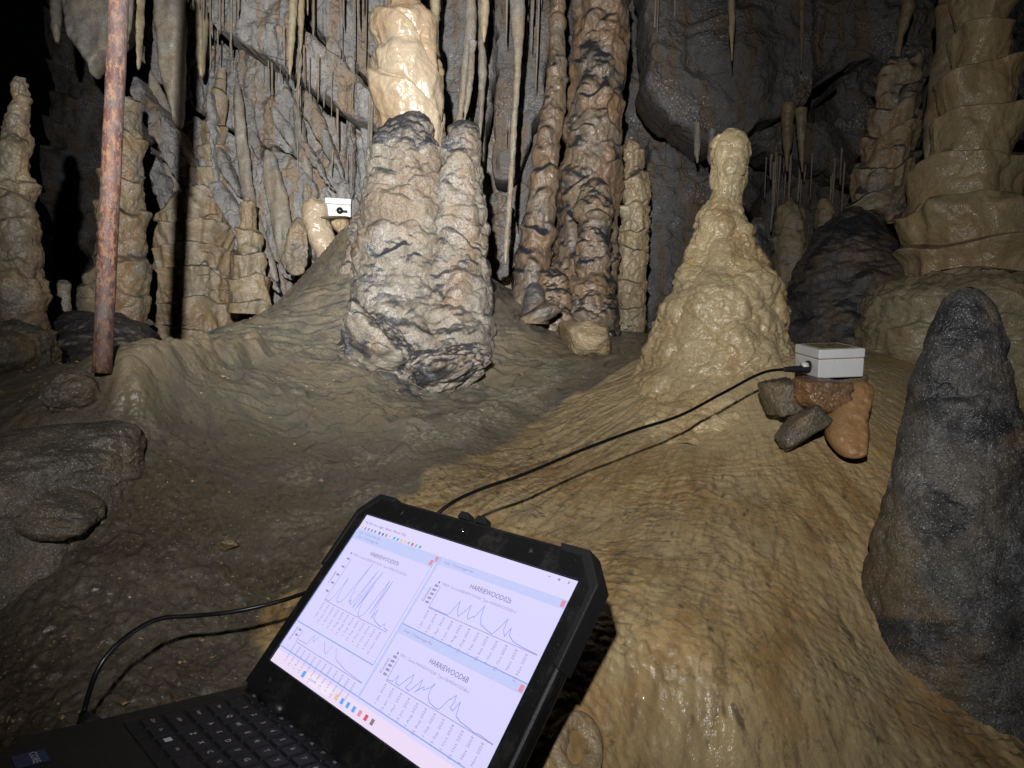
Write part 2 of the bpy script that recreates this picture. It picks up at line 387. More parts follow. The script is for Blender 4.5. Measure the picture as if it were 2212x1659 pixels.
CB = np.array([C(*c)[:2] for c in [(1420, 800, 1.6), (1240, 850, 1.5), (1120, 930, 1.36), (1000, 1010, 1.25), (900, 1080, 1.12), (760, 1180, .98), (620, 1330, .86), (560, 1480, .72), (500, 1700, .55)]])
def cream_mask(x, y):
    """signed distance to the edge of the cream flowstone, positive on the cream (right) side"""
    best = np.full(x.shape, 9.); sg = np.zeros(x.shape)
    for a, b in zip(CB[:-1], CB[1:]):
        ab = b-a; t = np.clip(((x-a[0])*ab[0]+(y-a[1])*ab[1])/(ab@ab), 0, 1)
        dx = x-a[0]-t*ab[0]; dy = y-a[1]-t*ab[1]; d = np.hypot(dx, dy); s = np.sign(ab[0]*dy-ab[1]*dx)
        m = d < best; best = np.where(m, d, best); sg = np.where(m, s, sg)
    return best*sg
def build_floor():
    nr, nc = 760, 760
    yy = np.concatenate([np.linspace(.12, .42, 40, endpoint=False), np.geomspace(.42, 1.9, 600, endpoint=False), np.linspace(1.9, 3.4, 120)])[:, None]
    u = np.concatenate([np.linspace(-1.15, -.72, 50, endpoint=False), np.linspace(-.72, .72, 660, endpoint=False), np.linspace(.72, 1.15, 50)])[None, :]
    X = u*(yy+.25); Y = yy+0*u
    Z = floor_z(X, Y)
    cr = cream_mask(X, Y); P2 = np.stack([X, Y, np.zeros_like(X)], -1)
    cream = sstep(-.06, .06, cr+.05*pn(P2, 9, 3)+.02*pn(P2, 30, 4))
    # flow frame: from the cone on the cream side, from the stump on the muddy side
    rc = np.hypot(X-CONE[0], Y-CONE[1]); ac = np.arctan2(Y-CONE[1], X-CONE[0])
    fu = ac*.45; fv = rc
    FP_ = np.stack([fu*26+.25*pn(P2, 14, 31), fv*7, np.zeros_like(X)], -1)
    near = sstep(.05, .35, rc)
    A_ = .30+.70*sstep(.34, .04, cr)
    wv = .35*pn(P2, 9, 31)+.15*pn(P2, 28, 33)
    rb1 = np.abs(pn(np.stack([fu*30+wv*1.2, fv*5.5, 0*X], -1), 1, 5)); rb2 = np.abs(pn(np.stack([fu*68+wv*2.2, fv*9, 0*X], -1), 1, 8))
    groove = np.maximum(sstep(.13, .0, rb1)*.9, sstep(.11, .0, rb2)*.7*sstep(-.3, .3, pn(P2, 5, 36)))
    rills = (rb1*.009+rb2*.004)*near*A_
    g = fv*42+1.6*pn(P2, 12, 6)+.9*pn(P2, 33, 7); gf = g-np.floor(g)
    rim = (gf**2)*(1-sstep(.82, 1, gf))
    W1, W2, _ = worley(P2, .0095, 2, 2); beads = np.clip(1-W1*W1*1.6, 0, 1)
    bmask = sstep(.0, .35, pn(P2, 7, 9)+.15)
    dc = rills+rim*.0035*near*sstep(-.2, .3, pn(P2, 6, 19))*sstep(.6, .9, Y)+beads*((.0012+.0020*A_)*bmask+.0014*sstep(.80, .66, Y)*sstep(-.2, .4, pn(P2, 14, 53)))+.0014*pn(P2, 60, 35)
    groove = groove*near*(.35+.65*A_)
    # muddy side: low ripples and lumps
    rs = np.hypot(X-STUMP[0], Y-STUMP[1])
    h2 = Z*58+1.3*pn(P2, 9, 11)+.6*pn(P2, 26, 12); hf = h2-np.floor(h2)
    rip = (hf**1.5)*(1-sstep(.8, 1, hf))*sstep(1.0, .35, rs)*sstep(.0, .12, np.abs(X-.15)+.05)
    lump = fbm(P2, 13, 4, 13, .5)*.005+np.abs(pn(P2, 45, 15))*.0022
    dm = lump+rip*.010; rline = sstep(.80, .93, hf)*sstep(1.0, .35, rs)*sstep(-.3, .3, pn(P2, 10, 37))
    W1, W2, _ = worley(P2, .014, 5, 2); crystal = sstep(.14, .0, np.abs(cr+.085+.05*pn(P2, 8, 21)))*sstep(-.15, .25, pn(P2, 11, 22)+.1)*sstep(.85, 1.1, Y)
    dm = dm+crystal*np.clip(1-W1*W1*1.5, 0, 1)*.004
    # trodden crumbly mud on the left
    tr = sstep(.05, -.30, X-.05*Y+.12*pn(P2, 5, 51))*sstep(1.25, .8, Y); dm = dm+tr*(np.abs(fbm(P2, 34, 3, 23))*.009)
    Z = Z+fbm(P2, 3.2, 3, 1)*.014*sstep(.3, .8, Y)+dm*(1-cream)+dc*cream
    # bumpy tan broken edge right of the pole
    tp = np.array([C(*q)[:2] for q in [(225, 815, 1.06), (400, 762, 1.36), (560, 722, 1.6), (600, 742, 1.58), (500, 820, 1.38), (400, 910, 1.18), (345, 955, 1.05), (290, 945, 1.02), (232, 870, 1.03)]])
    sd, _, _ = poly_sdf(X, Y, tp); tanm = sstep(-.015, .04, sd+.02*pn(P2, 18, 38))
    V3 = np.stack([X, Y, Z], -1); Z = Z+tanm*(.016+.024*scales(V3, .05, 39, 1, .6)+.008*scales(V3, .02, 40, 1, .5))
    # skirts where the cone and the stump run out onto the floor
    Z = Z+.032*np.exp(-np.clip(rc-.17, 0, 9)/.05)*sstep(.02, .12, rc)
    r2 = np.hypot((X-STUMP2[0])/1.25, Y-STUMP2[1]); Z = Z+.022*np.exp(-np.clip(r2-.16, 0, 9)/.05)
    PB = C(220, 806, 1.05); Z = Z+.022*np.exp(-np.hypot(X-PB[0], Y-PB[1])/.03)
    nearc = sstep(.50, .20, rc)
    wet = np.clip(cream*(.4+.9*sstep(1.0, .7, Y))+(1-cream)*(.3+.7*sstep(.95, .4, rs)), 0, 1)
    V = np.stack([X, Y, Z], -1).reshape(-1, 3)
    return mesh('cave_floor', V, gridfaces(nr, nc), {'cream': cream, 'flow_u': fu, 'flow_v': fv, 'gour': rim, 'crystal': crystal, 'wet': wet, 'groove': .3*groove*cream+.75*rline*(1-cream), 'tan': tanm, 'trodden': tr, 'ribs': A_, 'nearcone': nearc})
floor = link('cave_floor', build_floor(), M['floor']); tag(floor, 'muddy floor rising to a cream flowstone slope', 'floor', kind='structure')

# ------------------------------------------------------------------ back wall, ceiling
def wall_y(X, Z):
    P = np.stack([X, 0*X, Z], -1)
    y = 3.30+.16*fbm(P, 1.1, 3, 2)
    y = y+1.4*sstep(-1.42, -1.85, X+.10*Z+.12*pn(P, 2.2, 41))          # the dark void on the left
    y = y-.35*sstep(1.1, 2.6, X)
    s = (X*.62+Z*.78)*5.5+.5*pn(P, 2.4, 5); f = s-np.floor(s)          # dipping beds
    y = y-.085*f*(.35+.65*sstep(.9, .1, X))
    W1, W2, ID = worley(P*np.array([1, 1, .8]), .34, 3); y = y+(_wj[ID][..., 0]-.5)*.09*sstep(0, .12, W2-W1)
    # hanging calcite flutes on the lit part
    fl = np.abs(pn(P*np.array([16, 1, 1.6]), 1, 7)); lit = sstep(.2, -.3, X)*sstep(-1.6, -1.3, X)
    y = y-fl*.05*lit-np.abs(pn(P*np.array([42, 1, 3.5]), 1, 8))*.018*lit
    y = y+.02*fbm(P, 7, 4, 9)+.006*pn(P, 40, 10)
    return y
def build_wall():
    nx, nz = 330, 230
    X = np.linspace(-3.1, 3.2, nx)[None, :]+np.zeros((nz, 1)); Z = np.linspace(-.5, 2.35, nz)[:, None]+np.zeros((1, nx))
    Y = wall_y(X, Z); P = np.stack([X, Y, Z], -1)
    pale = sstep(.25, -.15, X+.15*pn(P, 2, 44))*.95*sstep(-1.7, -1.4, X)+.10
    return mesh('cave_wall', P.reshape(-1, 3), gridfaces(nz, nx), {'pale': pale})
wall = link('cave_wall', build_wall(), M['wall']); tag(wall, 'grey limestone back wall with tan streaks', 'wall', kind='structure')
def build_ceiling():
    nx, ny = 120, 90
    X = np.linspace(-3.1, 3.2, nx)[None, :]+np.zeros((ny, 1)); Y = np.linspace(.9, 3.6, ny)[:, None]+np.zeros((1, nx))
    P = np.stack([X, Y, 0*X], -1)
    Z = .52*Y+.05+.05*fbm(P, 2.2, 4, 61)+.75*sstep(2.25, 1.5, Y)
    P = np.stack([X, Y, Z], -1)
    return mesh('cave_ceiling', P.reshape(-1, 3)[:, :], gridfaces(ny, nx), {'pale': 0*X+.3})
tag(link('cave_ceiling', build_ceiling(), M['wall']), 'rough limestone ceiling above the columns', 'ceiling', kind='structure')

def lump(poly, depth, tf, tb=None, edge=None, n=90, rough=0.0, rsc=30, facet=0.0, fsc=.05, seed=0, sm=2, jag=0.0, extra=None, tint=.5, mudup=.5, ridge=None, pale=.3, planes=0):
    """closed solid whose outline, seen from the front, is `poly` (photo units). depth: number or (d0, y0, dd/dy, dd/dx, x0)."""
    if tb is None: tb = tf
    pl = smooth_poly(poly, sm) if sm else np.array(poly, float)
    mn = pl.min(0); mx = pl.max(0); ext = (mx-mn).max(); cell = ext/n
    gx = np.arange(mn[0]-cell, mx[0]+2*cell, cell); gy = np.arange(mn[1]-cell, mx[1]+2*cell, cell)
    X, Y = np.meshgrid(gx, gy)
    if jag:
        q = np.stack([X, Y, 0*X], -1); X0 = X+jag*fbm(q, 1/(ext*.12), 3, seed+70); Y0 = Y+jag*fbm(q, 1/(ext*.12), 3, seed+80)
    else: X0, Y0 = X, Y
    s, nx_, ny_ = poly_sdf(X0, Y0, pl)
    out = s < 0
    if jag: X = np.where(out, X+(nx_-X0), X); Y = np.where(out, Y+(ny_-Y0), Y)
    else: X = np.where(out, nx_, X); Y = np.where(out, ny_, Y)
    if not isinstance(depth, tuple): depth = (depth, 0, 0, 0, 0)
    d0, y0, ddy, ddx, x0 = depth
    D = d0+(Y-y0)*ddy+(X-x0)*ddx
    edge = edge or ext*.18
    t = np.clip(s/edge, 0, 1); prof = np.sqrt(np.clip(1-(1-t)**2, 0, 1))
    base = Cn(X, Y, D)
    N = np.zeros_like(base); N[..., 1] = -1
    hf = tf*prof
    if planes:
        rp = np.random.default_rng(int(seed)+5); cx, cyy = (mn+mx)/2; U_ = (X-cx)/(ext/2); V_ = (Y-cyy)/(ext/2); mnh = np.ones_like(X)
        for _ in range(planes):
            an = rp.uniform(0, 2*np.pi); sl = rp.uniform(.35, 1.1); of = rp.uniform(.75, 1.25)
            mnh = np.minimum(mnh, of-sl*(np.cos(an)*U_+np.sin(an)*V_))
        hf = np.minimum(hf, tf*np.clip(mnh, .15, 1.2))
    nz = fbm(base, rsc, 4, seed+1)*rough
    if facet:
        W1, W2, ID = worley(base, fsc, seed+3); nz = nz+(_wj[ID][..., 1]-.5)*facet*sstep(0, .25, W2-W1)
    if ridge is not None: nz = nz+ridge(base, X, Y)
    hf = hf+nz*np.clip(t*3, 0, 1)
    F = base+N*hf[..., None]; B = base-N*(tb*prof)[..., None]
    keep = s > -1e-9
    nr, nc = X.shape; gf = gridfaces(nr, nc)
    fm = keep.ravel()[gf].any(1); gf = gf[fm]
    V = np.vstack([F.reshape(-1, 3), B.reshape(-1, 3)]); off = nr*nc
    bound = (~keep).ravel()
    gb = gf[:, ::-1].copy(); gb = np.where(bound[gb], gb, gb+off)
    faces = np.vstack([gf[:, ::-1], gb[:, ::-1]])
    used = np.unique(faces); remap = -np.ones(len(V), int); remap[used] = np.arange(len(used)); V = V[used]; faces = remap[faces]
    up = gridnormals(F, False)[..., 2]; up = np.abs(up)*np.sign(up)
    upv = np.concatenate([up.ravel(), up.ravel()])[used]
    if upv.mean() < 0 and False: upv = -upv
    mud = mudup*sstep(.1, .6, upv)+.5*mudup*sstep(.0, .6, pn(V, 18, seed+9))
    tn = tint*sstep(-.1, .5, pn(V, 11, seed+11))
    me = mesh('lump', V, faces, {'mud': mud, 'tint': tn, 'pale': np.full(len(V), pale)})
    return me

# ------------------------------------------------------------------ turned shapes (stalagmites, stalactites, columns)
def turned(rows, d, nth=160, nh=240, fb=(18, .006), tier=None, botry=None, flute=None, gour=None, ledge=None, seed=0, squash=1.0, mudk=.6, tintk=.6, cap_top=True, mudn=.3, lobes=0.0, smooth=5, custom=None, mudbias=None, dd=None, tilt=0.0, ledge2=None, scale=None, sharp=.80, fadek=.22):
    """rows: (photo y, x left, x right) from top to bottom at axis depth d"""
    r = np.array([q[:3] for q in rows], float)
    yy = np.linspace(r[0, 0], r[-1, 0], nh)
    xl = np.interp(yy, r[:, 0], r[:, 1]); xr = np.interp(yy, r[:, 0], r[:, 2])
    k = np.hanning(smooth*2+3)[1:-1]; k /= k.sum()
    def sm(a): return np.convolve(np.pad(a, len(k)//2, mode='edge'), k, 'valid')
    if smooth: xl = sm(xl); xr = sm(xr)
    D = np.full(nh, d) if dd is None else d+np.interp(yy, [q[0] for q in dd], [q[1] for q in dd])
    cen = Cn((xl+xr)/2, yy, D); rad = (xr-xl)/2/FP*D
    th = np.linspace(0, 2*np.pi, nth, endpoint=False)
    dirs = np.stack([np.cos(th), np.sin(th)*squash, 0*th], -1)
    P = cen[:, None, :]+rad[:, None, None]*dirs[None]
    N = gridnormals(P, True)
    if (N[nh//2]*dirs).sum() < 0: N = -N
    if cap_top:   # soften normals near the tip
        pass
    fade = np.clip(rad/(rad.max()*fadek), .10, 1)[:, None]
    disp = np.zeros(P.shape[:2]); mud = np.zeros_like(disp)
    z = P[..., 2]
    if lobes: disp = disp+lobes*pn(P, .9/rad.mean(), seed+2)
    if fb: disp = disp+fb[1]*fbm(P, fb[0], 4, seed+1)
    if tier:
        th_, amp, warp = tier[:3]; ws = tier[3] if len(tier) > 3 else 7
        h = (z-tilt*P[..., 0])/th_+warp*pn(P, ws, seed+4)+warp*.5*pn(P, ws*2.6, seed+5); f = h-np.floor(h)
        sh = (f**1.3)*(1-sstep(sharp, 1.0, f)); va = .35+.65*sstep(-.35, .35, pn(np.stack([P[..., 0], P[..., 1], np.floor(h)*th_*1.9], -1), 9, seed+6))
        disp = disp+amp*sh*va; mud = np.maximum(mud, sstep(sharp-.08, .97, f)*va)
    for li, ledge in enumerate([q for q in (ledge, ledge2) if q]):
        th_, amp, warp = ledge[:3]; sc = ledge[3] if len(ledge) > 3 else 16
        h = z/th_+warp*pn(P*np.array([1, 1, .8]), sc, seed+14+li*9)+warp*.6*pn(P, sc*2.3, seed+15); f = h-np.floor(h)
        va = sstep(-.25, .35, pn(P*np.array([1, 1, 1.6]), sc*.8, seed+16))
        disp = disp+amp*(f**1.2)*(1-sstep(.72, 1.0, f))*va; mud = np.maximum(mud, sstep(.68, .92, f)*va)
    if flute:
        fq, amp = flute[:2]; fz = flute[2] if len(flute) > 2 else .22
        disp = disp-amp*np.abs(pn(P*np.array([1, 1, fz]), fq, seed+7))*2
    if botry:
        for size, amp in botry:
            q = P+.15*size*np.stack([pn(P, 2/size, 5), pn(P, 2/size, 6), pn(P, 2/size, 7)], -1)
            W1, W2, ID = worley(q*np.array([1, 1, .85]), size, seed+8); disp = disp+amp*np.sqrt(np.clip(1-W1*W1*1.1, 0, 1))*(.5+_wj[ID][..., 2])
            mud = np.maximum(mud, .0*W1)
    for si, (size, amp, flat, lift) in enumerate(scale or []):
        wq = P+.25*size*np.stack([pn(P, 1.5/size, 55), pn(P, 1.5/size, 56), pn(P, 1.5/size, 57)], -1)
        disp = disp+amp*scales(wq, size, seed+30+si, flat, lift)
    if gour:
        th_, amp = gour; h = z/th_+1.4*pn(P, 20, seed+17)+.7*pn(P, 55, seed+18); f = h-np.floor(h); disp = disp+amp*f*(1-sstep(.8, 1, f))
    if custom is not None: 
        cd = custom(P, th, z)
        if isinstance(cd, tuple): disp = disp+cd[0]; mud = np.maximum(mud, cd[1])
        else: disp = disp+cd
    disp = disp-np.quantile(disp, .5)
    P2 = P+N*(disp*fade)[..., None]
    N2 = gridnormals(P2, True)
    if (N2[nh//2]*dirs).sum() < 0: N2 = -N2
    up = sstep(-.02, .72, N2[..., 2])
    mud = np.clip(mud*mudk*.35+up*mudk*(.75+.6*pn(P2, 8, seed+25))+mudn*sstep(.0, .55, fbm(P2*np.array([1, 1, 1.5]), 9, 3, seed+20)), 0, 1)
    if mudbias is not None: mud = np.clip(mud+mudbias(P2, yy[:, None]+0*z), 0, 1)
    tn = tintk*sstep(-.15, .4, fbm(P2*np.array([1, 1, .7]), 7, 3, seed+21))
    V = P2.reshape(-1, 3); F = gridfaces(nh, nth, True)
    if cap_top:
        tipc = P2[0].mean(0)+np.array([0, 0, rad[0]*.25]); V = np.vstack([V, tipc]); ti = len(V)-1
        tri = np.array([[ti, (j+1) % nth, j, j] for j in range(nth)])
        me = mesh('turned', V, [tuple(f) for f in F[:, ::-1]]+[(int(ti), int(j), int((j+1) % nth)) for j in range(nth)], {'mud': np.append(mud.ravel(), mud[0].mean()), 'tint': np.append(tn.ravel(), tn[0].mean())}) if False else None
        bot = P2[-1].mean(0); V = np.vstack([V, bot]); bi = len(V)-1; b0 = (nh-1)*nth
        j = np.arange(0, nth, 2)
        Ft = np.stack([np.full(len(j), ti), (j+2) % nth, (j+1) % nth, j], -1); Fb = np.stack([np.full(len(j), bi), b0+j, b0+j+1, b0+(j+2) % nth], -1)
        F = np.vstack([F[:, ::-1], Ft[:, ::1], Fb])
        mud = np.append(mud.ravel(), [mud[0].mean(), mud[-1].mean()]); tn = np.append(tn.ravel(), [tn[0].mean(), tn[-1].mean()])
    return mesh('turned', V, F, {'mud': mud.ravel(), 'tint': tn.ravel()})
def put(name, me, mat, label, cat, group=None):
    return tag(link(name, me, M[mat]), label, cat, group)

def stone(c, half, dr, rot=0.0, seed=0, nf=16, soft=.10, n=(110, 70), rough=.06, rsc=2.2, mudup=.4, tint=.5, fine=.015, box=0.0):
    """angular rock: convex body cut by planes. c: (photo x, y, depth); half: half size in photo units; dr: half thickness along the view in metres"""
    rp = np.random.default_rng(int(seed)+900)
    nrm = rp.normal(size=(nf, 3)); nrm /= np.linalg.norm(nrm, axis=1)[:, None]
    if box: nrm = np.vstack([nrm, np.eye(3), -np.eye(3)])
    hk = rp.uniform(.78, 1.0, len(nrm))
    th = np.linspace(0, 2*np.pi, n[0], endpoint=False)[None, :]; ph = np.linspace(.02, np.pi-.02, n[1])[:, None]
    u = np.stack([np.sin(ph)*np.cos(th), np.sin(ph)*np.sin(th), np.cos(ph)+0*th], -1)
    dt = u @ nrm.T; inv = np.clip(dt, 1e-3, None)/hk; p_ = 1/soft
    r = 1/((inv**p_).sum(-1))**(1/p_)
    q = u*r[..., None]
    r = r*(1+rough*fbm(q, rsc, 3, seed+.3)+fine*fbm(q, rsc*5, 3, seed+.7))
    q = u*r[..., None]
    sx, sz = half[0]/FP*c[2], half[1]/FP*c[2]
    L = q*np.array([sx, dr, sz]); a = math.radians(rot); L = np.stack([L[..., 0]*math.cos(a)-L[..., 2]*math.sin(a), L[..., 1], L[..., 0]*math.sin(a)+L[..., 2]*math.cos(a)], -1)
    P = L+C(*c); N = gridnormals(P, True)
    if (N*L).sum() < 0: N = -N
    mud = np.clip(mudup*sstep(.2, .8, N[..., 2])+mudup*sstep(0, .6, pn(P, 16, seed+2)), 0, 1); tn = tint*sstep(-.1, .5, pn(P, 12, seed+4))
    F = gridfaces(n[1], n[0], True); nn = n[0]; j = np.arange(0, nn, 2); V = np.vstack([P.reshape(-1, 3), P[0].mean(0), P[-1].mean(0)]); t0 = len(V)-2; b0 = (n[1]-1)*nn
    F = np.vstack([F[:, ::-1], np.stack([np.full(len(j), t0), j, j+1, (j+2) % nn], -1), np.stack([np.full(len(j), t0+1), b0+(j+2) % nn, b0+j+1, b0+j], -1)])
    return mesh('stone', V, F, {'mud': np.append(mud.ravel(), [.2, .2]), 'tint': np.append(tn.ravel(), [.2, .2]), 'pale': np.full(len(V), .3)})

# ------------------------------------------------------------------ the speleothems
# central pair: grey stump with the wet cream column standing on it, and its shorter twin
def col_lobes(P, th, z):
    # overlapping tongues of wet flowstone
    thg = th[None, :]+0*z
    h = z/.165+.42*np.cos(thg*2+1.1)+.25*np.cos(thg*3-.6)+.45*pn(P, 6, 91); f = h-np.floor(h)
    return .034*(f**.45)*(1-sstep(.91, 1, f))+.010*pn(np.stack([P[..., 0]*18, P[..., 1]*18, z*3.0], -1), 1, 93)+.0045*scales(P, .032, 96, .6, .5)-.005*np.abs(pn(P*np.array([1, 1, .22]), 24, 94))
put('stalagmite_column', turned([(-520, 838, 902), (-20, 838, 898), (10, 836, 902), (24, 826, 924), (40, 806, 940), (80, 804, 944), (104, 818, 940), (112, 816, 940), (126, 800, 946), (170, 798, 952), (210, 804, 956), (250, 820, 958), (290, 832, 956), (330, 850, 950)], 1.95, 200, 420, fb=(26, .004), custom=col_lobes, mudk=.05, mudn=0, tintk=.7, seed=1), 'wetcream',
    'glossy wet cream flowstone column rising from the big grey stump to the ceiling', 'stalagmite')
put('small_stalagmite', turned([(28, 905, 925), (34, 897, 934), (50, 893, 938), (80, 892, 940), (120, 898, 944), (170, 905, 948)], 1.93, 70, 90, fb=(30, .003), flute=(40, .002), mudk=.05, mudn=0, seed=2), 'wetcream',
    'small rounded cream knob clinging to the upper right of the wet column', 'stalagmite')
stump_mud = lambda P, y: .55*sstep(330, 262, y)*(.5+.5*pn(P, 12, 3))+.12*sstep(700, 850, y)
put('stalagmite_stump', turned([(250, 872, 922), (256, 850, 928), (268, 830, 936), (290, 818, 938), (330, 800, 952), (400, 788, 960), (450, 778, 964), (520, 770, 964), (600, 764, 962), (680, 762, 960), (740, 762, 952), (790, 752, 960), (850, 745, 970), (900, 745, 970)], 1.86, 260, 380,
    dd=[(250, 0), (600, 0), (740, -.09), (900, -.26)], fb=(14, .009), ledge=(.11, .016, 1.1, 6), scale=[(.060, .013, 1.3, .9), (.028, .0045, 1.3, .9)], mudk=.72, mudn=.25, tintk=.55, seed=3, mudbias=stump_mud), 'stump', 'broad grey beige stalagmite stump with dark ledges under the wet column', 'stalagmite')
put('stalagmite_twin', turned([(260, 992, 1008), (264, 980, 1022), (272, 972, 1030), (292, 968, 1034), (340, 952, 1040), (420, 938, 1045), (500, 924, 1052), (580, 906, 1060), (650, 898, 1064), (720, 895, 1066), (790, 895, 1064), (860, 895, 1064)], 1.86, 200, 340,
    dd=[(250, 0), (600, 0), (740, -.07), (860, -.18)], fb=(14, .008), ledge=(.10, .016, 1.1, 7), scale=[(.052, .013, 1.2, .9), (.025, .0045, 1.3, .9)], mudk=.75, mudn=.25, tintk=.85, seed=4, mudbias=lambda P, y: .5*sstep(330, 275, y)), 'stump', 'orange and grey twin stalagmite pressed against the right of the stump', 'stalagmite')
# lumps at the foot of the stump
def foot_r(b, X, Y): return .008*fbm(b*np.array([1, 1, 1.5]), 22, 3, 5)
put('flowstone_lobe', stone((812, 775, 1.66), (104, 80), .10, -22, 5, 14, .22, (180, 110), .14, 2.6, mudup=.8, tint=.9, fine=.03), 'stump', 'wet tan flowstone lobe at the left foot of the stump', 'flowstone')
put('flowstone_lobe', stone((960, 800, 1.64), (110, 62), .09, 24, 6, 14, .22, (180, 110), .16, 2.8, mudup=.8, tint=.3, fine=.035), 'stump', 'grey drip-pocked flowstone lobe at the foot of the twin stalagmite', 'flowstone')
put('flowstone_shoulder', turned([(455, 775, 800), (480, 760, 805), (520, 750, 815), (570, 742, 820), (620, 738, 830), (700, 725, 840), (780, 720, 850)], 1.93, 120, 180, fb=(18, .008), scale=[(.045, .014, 1.2, .9), (.02, .004, 1.3, .9)], mudk=.7, mudn=.35, tintk=.8, seed=7), 'stump', 'rough grey flowstone shoulder on the left flank of the stump', 'flowstone')
# orange columns
or_mud = lambda P, y: .30*sstep(430, 560, y)*(.6+.6*pn(P, 9, 8))+.28*sstep(.1, .5, pn(P*np.array([1, 1, 1.8]), 7, 18))
put('column', turned([(-300, 1190, 1222), (60, 1188, 1221), (110, 1186, 1222), (165, 1182, 1226), (220, 1172, 1222), (300, 1160, 1210), (400, 1146, 1203), (480, 1130, 1197), (560, 1117, 1192), (640, 1105, 1184), (730, 1102, 1180)], 2.36, 140, 380, fb=(20, .006), ledge=(.14, .016, .7, 8), scale=[(.045, .007, .7, .7)], mudk=.8, mudn=.25, tintk=.6, seed=11, mudbias=or_mud), 'orange',
    'narrow glossy orange cave column left of the thick one', 'column')
put('column', turned([(-300, 1242, 1358), (100, 1236, 1356), (200, 1228, 1350), (300, 1218, 1344), (400, 1208, 1338), (470, 1202, 1335), (560, 1196, 1332), (640, 1194, 1332), (760, 1200, 1330)], 2.42, 240, 460, fb=(14, .010), ledge=(.13, .018, 1.1, 7), scale=[(.07, .014, .8, .8), (.028, .005, 1.0, .8)], flute=(12, .008, .2), mudk=.8, mudn=.45, tintk=.9, seed=12, mudbias=or_mud), 'orange',
    'thick orange cave column with black mud ledges reaching the ceiling', 'column')
put('stalagmite_stub', turned([(390, 1275, 1295), (395, 1262, 1308), (410, 1250, 1318), (440, 1243, 1326), (470, 1240, 1326), (480, 1252, 1322), (500, 1250, 1318), (540, 1242, 1318), (550, 1240, 1318), (575, 1238, 1320), (600, 1246, 1316), (612, 1225, 1325), (650, 1215, 1328), (690, 1205, 1335), (750, 1205, 1338)], 2.24, 140, 260, fb=(22, .006), scale=[(.05, .014, 1.3, 1.0), (.024, .004, 1.3, .9)], mudk=.95, mudn=.55, tintk=.5, seed=13), 'orange', 'knobbly dark stub stacked against the foot of the thick orange column', 'stalagmite')
put('stalagmite_stub', turned([(580, 1185, 1205), (590, 1172, 1222), (620, 1160, 1230), (670, 1150, 1240), (740, 1150, 1250)], 2.2, 100, 120, fb=(22, .006), scale=[(.05, .014, 1.3, 1.0), (.024, .004, 1.3, .9)], mudk=.95, mudn=.5, tintk=.6, seed=14), 'orange', 'low rounded mud-dark stub between the two orange columns', 'stalagmite')
put('stalagmite', turned([(298, 1354, 1366), (312, 1350, 1384), (340, 1348, 1390), (380, 1344, 1396), (420, 1342, 1400), (480, 1338, 1400), (540, 1336, 1400), (600, 1332, 1398), (660, 1330, 1396), (760, 1325, 1390)], 2.5, 150, 300, fb=(26, .006), tier=(.10, .026, .6), sharp=.88, botry=[(.045, .013), (.02, .004)], mudk=.5, mudn=.3, tintk=.4, seed=15), 'popcorn', 'pale knobbly coralloid stalagmite squeezed behind the thick orange column', 'stalagmite')
put('stalagmite_fragment', stone((1168, 676, 2.02), (48, 22), .03, 24, 16, 12, .3, (90, 60), .08, 2, mudup=.6, tint=.4), 'orange', 'short dark stalagmite stub lying against the narrow column', 'rock')
put('stalagmite_fragment', turned([(612, 1148, 1162), (620, 1138, 1172), (640, 1132, 1178), (665, 1128, 1182), (700, 1122, 1186)], 2.05, 60, 60, fb=(30, .003), mudk=.8, mudn=.5, seed=17), 'dark', 'little grey dome stalagmite at the base of the narrow column', 'stalagmite')
put('rock', stone((1277, 736, 1.8), (52, 40), .05, -6, 1818, 15, .07, (120, 80), .05, 2.4, mudup=.25, tint=.6, fine=.03), 'loose', 'loose tan rock lying on the floor between column and yellow cone', 'rock')
# yellow cone
def cone_lobes(P, th, z):
    a = np.exp(-((z-.10)/.055)**2)*.020*sstep(.2, -.9, np.sin(th))[None, :]      # big hanging bulge low on the front
    b = np.exp(-((z-.24)/.03)**2)*.010*sstep(.2, -.9, np.sin(th))[None, :]
    return a+b
put('stalagmite', turned([(280, 1572, 1592), (284, 1562, 1602), (294, 1552, 1612), (312, 1545, 1618), (340, 1540, 1620), (380, 1536, 1614), (415, 1536, 1604), (450, 1524, 1608), (480, 1506, 1616), (520, 1498, 1630), (560, 1482, 1644), (600, 1468, 1656), (640, 1448, 1668), (680, 1424, 1680), (720, 1408, 1690), (760, 1396, 1700), (800, 1380, 1712), (840, 1360, 1730), (880, 1335, 1760), (930, 1290, 1800)], 1.5, 300, 460,
    dd=[(280, 0), (800, 0), (930, -.09)], fb=(16, .006), botry=[(.052, .016), (.026, .0085), (.013, .0022)], flute=(16, .003, .25), custom=cone_lobes, mudk=.2, mudn=.3, tintk=.75, seed=21), 'cone', 'tall yellow cream cone stalagmite covered in drip beads', 'stalagmite')
put('stalagmite', turned([(470, 1632, 1642), (480, 1624, 1650), (520, 1618, 1658), (580, 1630, 1672), (640, 1645, 1690), (720, 1665, 1706), (800, 1680, 1720), (860, 1690, 1730)], 1.62, 80, 140, fb=(24, .006), mudk=.6, mudn=.6, tintk=.1, seed=22), 'dark', 'grey stalagmite rib hidden behind the right flank of the yellow cone', 'stalagmite')
